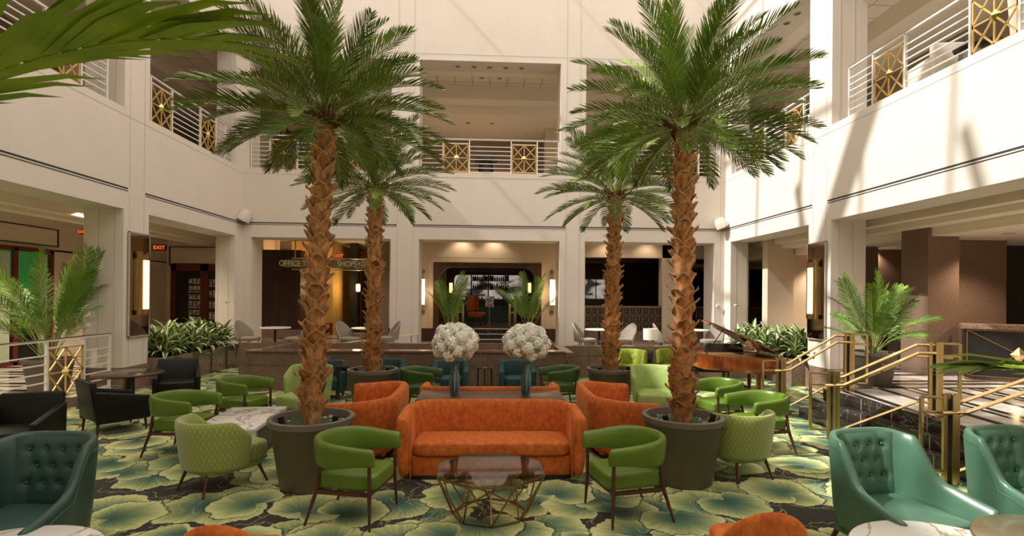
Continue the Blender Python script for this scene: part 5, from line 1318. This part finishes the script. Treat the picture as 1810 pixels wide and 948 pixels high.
FV = []   # frond variants by elevation class
for k, (a0, dr, L_, sd) in enumerate([(84, 20, 1.45, 1), (76, 26, 1.45, 2), (66, 34, 1.5, 3), (56, 40, 1.5, 4), (46, 36, 1.55, 5), (36, 46, 1.5, 6), (26, 34, 1.55, 7), (16, 40, 1.5, 8), (6, 28, 1.5, 9), (-4, 34, 1.4, 10), (-18, 30, 1.15, 11)]):
    FV.append(frond_mesh(L_, 46, .30, R(a0), R(dr), .0145, sd, vee=26, fwd=(50, 24), stem=.16, leafdroop=.06))
fsrc = {}
def trunk_mb(H, r0, r1, bx_, by_, seed, wide=1):
    rr2 = random.Random(seed); m = MB(); N = 14; pts = [(bx_*(i/N)**1.3, by_*(i/N), H*i/N) for i in range(N+1)]
    m.tube(pts, [(r0+(r1-r0)*i/N)*.86 for i in range(N+1)], 16, mi=1)
    rows = int(H/.135); per = 5
    for i in range(rows):
        z = -.02+H*i/rows; u = z/H if z > 0 else 0; cx = bx_*u**1.3; cy = by_*u; R_ = r0+(r1-r0)*u
        big = 1.35 if i < 3 else (1.0+.25*math.sin(i*1.7)*.4)
        for k in range(per):
            a = 2*PI*(k+.5*(i % 2))/per+rr2.uniform(-.12, .12); hgt = .25*big*rr2.uniform(.85, 1.2); wd = 2*PI*R_/per*1.45*rr2.uniform(.85, 1.1)
            fl = rr2.uniform(.02, .075)*(1.3 if i < 3 else 1); jag = rr2.uniform(-.3, .3); z_ = z+rr2.uniform(-.02, .02)
            g_ = []
            for (v_, wv, out) in ((0, .75, -.012), (.3, 1.0, .010), (.6, .98, .018+fl*.15), (.82, .72, .025+fl*.5), (1.0, .34, .03+fl)):
                row = []
                for s_ in (-1, -.5, 0, .5, 1):
                    aa = a+s_*wv*wd/2/R_; ro = R_+out-abs(s_)*.022*(1-v_*.2)+(.012 if v_ > .7 and abs(s_) == 1 else 0)
                    zz = z_+hgt*(v_-(.10*abs(s_) if v_ > .5 else 0)+(jag*.12*s_ if v_ > .7 else 0)+(rr2.uniform(-.05, .05) if v_ > .7 else 0))
                    row.append((cx+ro*math.cos(aa), cy+ro*math.sin(aa), zz))
                g_.append(row)
            b0_ = len(m.v); m.rings(g_, closed_ring=False, cap=False)
            for q in range(4, 4*4+0): pass
            # torn pale rim along the cut edge
            e_ = [Vector(p) for p in g_[-1]]; c = Vector((cx, cy, 0)); n_ = [(Vector((p.x-cx, p.y-cy, 0))).normalized() for p in e_]
            side = [Vector(g_[-3][0]), Vector(g_[-2][0])]+e_+[Vector(g_[-2][-1]), Vector(g_[-3][-1])]
            m.add([p for p in side]+[p+Vector((p.x-cx, p.y-cy, 0)).normalized()*.008+Vector((0, 0, .010+rr2.uniform(0, .008))) for p in side], [(q, q+1, q+1+len(side), q+len(side)) for q in range(len(side)-1)], 2)
        # loose fibres
        for q in range(5):
            a = rr2.random()*2*PI; p0 = Vector((cx+(R_+.01)*math.cos(a), cy+(R_+.01)*math.sin(a), z+.1)); d = Vector((math.cos(a+rr2.uniform(-1, 1)), math.sin(a+rr2.uniform(-1, 1)), rr2.uniform(-.4, .9))).normalized()*rr2.uniform(.03, .075)
            s_ = Vector((-math.sin(a), math.cos(a), .3))*.0022; m.add([p0-s_, p0+s_, p0+d], [(0, 1, 2)], 2)
    return m
def pot_parts(t, rt, rb, h, mat=potm):
    MB().lathe([(rb, 0), (rb+.01, .01), (rt-.03, h-.08), (rt, h-.06), (rt, h-.004), (rt-.006, h), (rt-.05, h), (rt-.055, h-.01), (rt-.07, h-.10), (.0001, h-.10)], 56).build('pot', mat, t, smooth=True)
def crown(t, c, n, seed, k_=1):
    r_ = random.Random(seed); ga = R(137.5)
    for i in range(n):
        q = i/(n-1); cls = min(10, int(q**.80*11)); az = i*ga+r_.uniform(-.25, .25)
        rad = .03+.06*q; loc = (c[0]+rad*math.cos(az), c[1]+rad*math.sin(az), c[2]+.16*(1-q)-.06)
        s_ = k_*r_.uniform(.92, 1.08); tw = r_.uniform(-.35, .35)
        if cls not in fsrc: fsrc[cls] = frond_obj(FV[cls], [leafm, rachm], t, az, loc, tw, s_)
        else: recopy(fsrc[cls], t, az, loc, tw, s_)
def palm(label, loc, H, lean, seed, nf, k_=1, r0=.090, r1=.080):
    t = thing('potted_palm', label, 'palm tree', (loc[0], loc[1], 0), 0, 'four tall date palms in round planters')
    pot_parts(t, .455, .315, .75)
    m = MB(); r_ = random.Random(seed)
    m.lathe([(.0001, .68), (.2, .675), (.39, .66)], 32); m.build('soil', soil, t)
    m = MB()
    for i in range(46):
        a = r_.random()*2*PI; q = r_.uniform(.2, .37); m.ball((q*math.cos(a), q*math.sin(a), .675), r_.uniform(.010, .022), 6, sz=.6)
    m.build('pebbles', pebm, t, smooth=True)['kind'] = 'stuff'
    for a in (R(215), R(-25)):
        u_ = MB(); u_.tube([(.30*math.cos(a), .30*math.sin(a), .66), (.33*math.cos(a), .33*math.sin(a), .79)], .032, 10); u_.build('uplight', blackp, t)
    trunk_mb(H-.62, r0, r1, lean[0], lean[1], seed).xf(Matrix.Translation((0, 0, .62))).build('trunk', [bark, barkin, barkedge], t, smooth=True)
    m = MB()
    for i in range(26):  # cut stubs and fibres under the crown
        a = i*2.4; e_ = R(35+35*r_.random()); p = Vector((lean[0]+.10*math.cos(a), lean[1]+.10*math.sin(a), H-.08)); d = Vector((math.cos(a)*math.cos(e_), math.sin(a)*math.cos(e_), math.sin(e_))); m.tube([p, p+d*r_.uniform(.16, .30)], [.022, .010], 5)
    m.build('leaf_stubs', barkin, t)
    crown(t, (lean[0], lean[1], H+.02), nf, seed, k_)
    return t
palm('tall date palm in a round planter, front left, its trunk overlapping the orange side sofa', (AX(551, 5.82, 800), 5.82), 4.08, (.08, .12), 11, 88, .89)
palm('tall date palm in a round planter, front right, in front of the piano', (AX(1206, 5.85, 800), 5.85), 4.10, (.03, .12), 23, 88, .90)
palm('tall date palm rear left, standing before the hanging sign', (AX(659, 9.55, 655), 9.55), 4.05, (.02, .0), 35, 66, .92, .115, .09)
palm('tall date palm rear right, standing beside the olive chairs', (AX(1080, 9.7, 655), 9.7), 4.0, (.06, .0), 47, 66, .92, .115, .09)

# ---- feather palms
AV = [frond_mesh(L_, 46, .27, R(a0), R(dr), .0125, 60+k, vee=12, fwd=(56, 30), stem=.34, leafdroop=.22, rr_=.009, prof=.6) for k, (a0, dr, L_) in enumerate([(88, 18, 1.5), (82, 32, 1.45), (75, 46, 1.35), (66, 58, 1.2), (54, 60, 1.0)])]
asrc = {}
def areca(label, loc, z0, pot, n, seed, k_=1, az0=0, spread=1, top=5):
    t = thing('feather_palm', label, 'potted plant', (loc[0], loc[1], z0), 0)
    pot_parts(t, pot[0], pot[1], pot[2]); MB().lathe([(.0001, pot[2]-.09), (pot[0]-.08, pot[2]-.095)], 24).build('soil', soil, t)
    r_ = random.Random(seed)
    for i in range(n):
        q = i/(n-1); cls = min(top-1, int(q*top)); az = az0+i*R(137.5)+r_.uniform(-.3, .3); rad = .07*spread*r_.random()
        lc = (rad*math.cos(az), rad*math.sin(az), pot[2]-.10); s_ = k_*r_.uniform(.88, 1.1)
        if cls not in asrc: asrc[cls] = frond_obj(AV[cls], [arecam, rachm], t, az, lc, r_.uniform(-.4, .4), s_)
        else: recopy(asrc[cls], t, az, lc, r_.uniform(-.4, .4), s_)
    return t
areca('tall feather palm in a grey planter behind the white railing at left', (AX(88, 10.6), 10.6), .17, (.42, .30, .62), 26, 5, 1.5, top=4)
areca('bright feather palm in a grey planter between the right pier and granite column', (7.15, 9.30), ZU, (.40, .28, .62), 24, 9, 1.04, 1.0)
areca('feather palm at the left of the bar entrance', (AX(797, 17.2), 17.2), ZU, (.24, .18, .40), 12, 13, 1.32, top=3)
areca('feather palm at the right of the bar entrance', (AX(937, 17.2), 17.2), ZU, (.24, .18, .40), 12, 17, 1.32, 1.3, top=3)

# ---- planters with dracaenas
def drac_mesh(seed, n=26, L=.46, w=.055):
    r_ = random.Random(seed); m = MB()
    for i in range(n):
        az = i*R(137.5)+r_.uniform(-.2, .2); e0 = R(84-60*(i/n)); l = L*r_.uniform(.8, 1.1); dr = R(60+50*i/n); S = 6; p = Vector((0, 0, .10+.16*(1-i/n))); rows = []
        sd = Vector((-math.sin(az), math.cos(az), 0))
        for k in range(S+1):
            u = k/S; a = e0-dr*u**1.3; ww = w*(math.sin(PI*min(1, .14+u*.86))**.8)
            up = Vector((-math.cos(az)*math.sin(a), -math.sin(az)*math.sin(a), math.cos(a)))
            rows.append([p-sd*ww+up*ww*.35, p-sd*ww*.45, p+sd*ww*.45, p+sd*ww+up*ww*.35]); p = p+Vector((math.cos(az)*math.cos(a), math.sin(az)*math.cos(a), math.sin(a)))*l/S
        o = len(m.v)
        for r__ in rows: m.v += [tuple(q) for q in r__]
        for k in range(S):
            for c in range(3): m.f.append((o+k*4+c, o+k*4+c+1, o+k*4+c+5, o+k*4+c+4)); m.m.append((1, 0, 1)[c] if i % 3 else (0, 1, 0)[c])
    return m
DV = [drac_mesh(s_) for s_ in (1, 2, 3)]; dsrc = [None]*3
def drac(label, p, s_, grp):
    k = rnd.randrange(3); t = thing('dracaena', label, 'plant', p, rnd.random()*6, grp)
    if dsrc[k] is None: dsrc[k] = o = DV[k].build('foliage', [dracg, dracw], t, smooth=True)
    else: o = dsrc[k].copy(); COL.objects.link(o); o.parent = t
    o.scale = (s_, s_, s_)
    MB().tube([(0, 0, -.02), (0, 0, .22)], .014, 6).build('stem', rachm, t)
def creeper(name, label, x0, x1, y0, y1, z, seed, xh):
    r_ = random.Random(seed); m = MB()
    for i in range(2600):
        x = r_.uniform(x0, x1); y = r_.uniform(y0, y1); zz = z+r_.uniform(0, .14)*(.4+.6*math.sin(x*9)*math.sin(y*7)); c = Vector((x, y, zz)); 
        if r_.random() < .22: c.x = xh+r_.uniform(-.07, .02)*(1 if xh > 0 else -1); c.z = z-r_.random()**2*.28*(.5+.5*math.sin(y*5))
        d = Vector((r_.uniform(-1, 1), r_.uniform(-1, 1), r_.uniform(-.3, .8))).normalized(); s_ = d.orthogonal().normalized()*.4; l = r_.uniform(.025, .05)
        m.add([c, c+d*l*.5+s_*l, c+d*l, c+d*l*.5-s_*l], [(0, 1, 2, 3)])
    o = m.build(name, creep); tag(o, label, 'plants', kind='stuff')
for sg, nm in ((-1, 'left'), (1, 'right')):
    xa, xb = sorted((sg*7.22, sg*8.25))
    t = thing('granite_planter', 'long brown granite planter box in the '+nm+' wall bay', 'planter', (0, 0, 0))
    g = MB(); g.box(xa, xb, 11.98, 12.06, 0, .64); g.box(xa, xb, 15.35, 15.43, 0, .64); g.box(xa, xa+.08, 12.06, 15.35, 0, .64); g.box(xb-.08, xb, 12.06, 15.35, 0, .64); g.build('stone_box', gran, t, bevel=.006)
    for y in (12.35, 13.1, 13.9, 14.7): MB().box(min(sg*7.19, sg*7.22), max(sg*7.19, sg*7.22), y-.02, y+.02, 0, .62).build('brass_strip', oldbrass, t)
    MB().box(xa+.08, xb-.08, 12.06, 15.35, .4, .55).build('soil', soil, t)
    creeper('ground_ivy', 'low bright ground cover spilling over the '+nm+' granite planter', xa+.08, xb-.1, 12.1, 15.3, .56, 5+sg, sg*7.2)
    for i in range(18):
        row = i//6; q = i % 6
        x = sg*(7.42+.28*row+rnd.uniform(-.06, .06)); y = 12.25+q*.56+rnd.uniform(-.1, .1)
        drac('striped leafy plant, '+('first', 'second', 'third', 'fourth', 'fifth', 'sixth')[q]+' from the front in the '+('court-side', 'middle', 'rear')[row]+' row of the '+nm+' planter', (x, y, .55), rnd.uniform(.95, 1.25)+.12*row, 'striped plants in the '+nm+' planter')

# ---- near palms whose fronds reach into the picture
def near_palm(label, loc, fr, nleaf):
    t = thing('near_palm', label, 'potted plant', (loc[0], loc[1], 0), 0)
    pot_parts(t, .26, .2, .5); MB().lathe([(.0001, .42), (.2, .41)], 20).build('soil', soil, t)
    for i, (top, az, a0, dr, L_, ll, lw, tw) in enumerate(fr):
        MB().tube([(0, 0, .40), (top[0]*.15, top[1]*.15, top[2]*.6), top], [.02, .015, .011], 8).build('stem', rachm, t)
        o = frond_mesh(L_, nleaf, ll, R(a0), R(dr), lw, 90+i, vee=8, fwd=(26, 14), stem=.05, leafdroop=.14, rr_=.009, prof=.5).build('frond', [nearleaf, nearleaf], t, smooth=True)
        o.location = top; o.rotation_euler = (tw, 0, R(az))
    return t
near_palm('near palm whose long arching frond enters from the upper left', (-2.75, 1.75), [((.75, 0, 2.58), 0, 31, 34, 1.18, .62, .050, .1), ((-.1, -.3, 2.4), 170, 40, 80, 1.2, .5, .04, 0), ((0, .2, 2.3), -120, 45, 80, 1.2, .5, .04, 0)], 18)
near_palm('near palm whose leaflet tips enter at the lower right edge', (2.9, 1.85), [((-.35, -.1, 1.70), 90, 14, 26, .80, .50, .085, .1), ((.1, -.3, 1.6), -40, 50, 80, 1.0, .5, .04, 0), ((.2, 0, 1.6), 20, 50, 80, 1.0, .5, .04, 0)], 10)
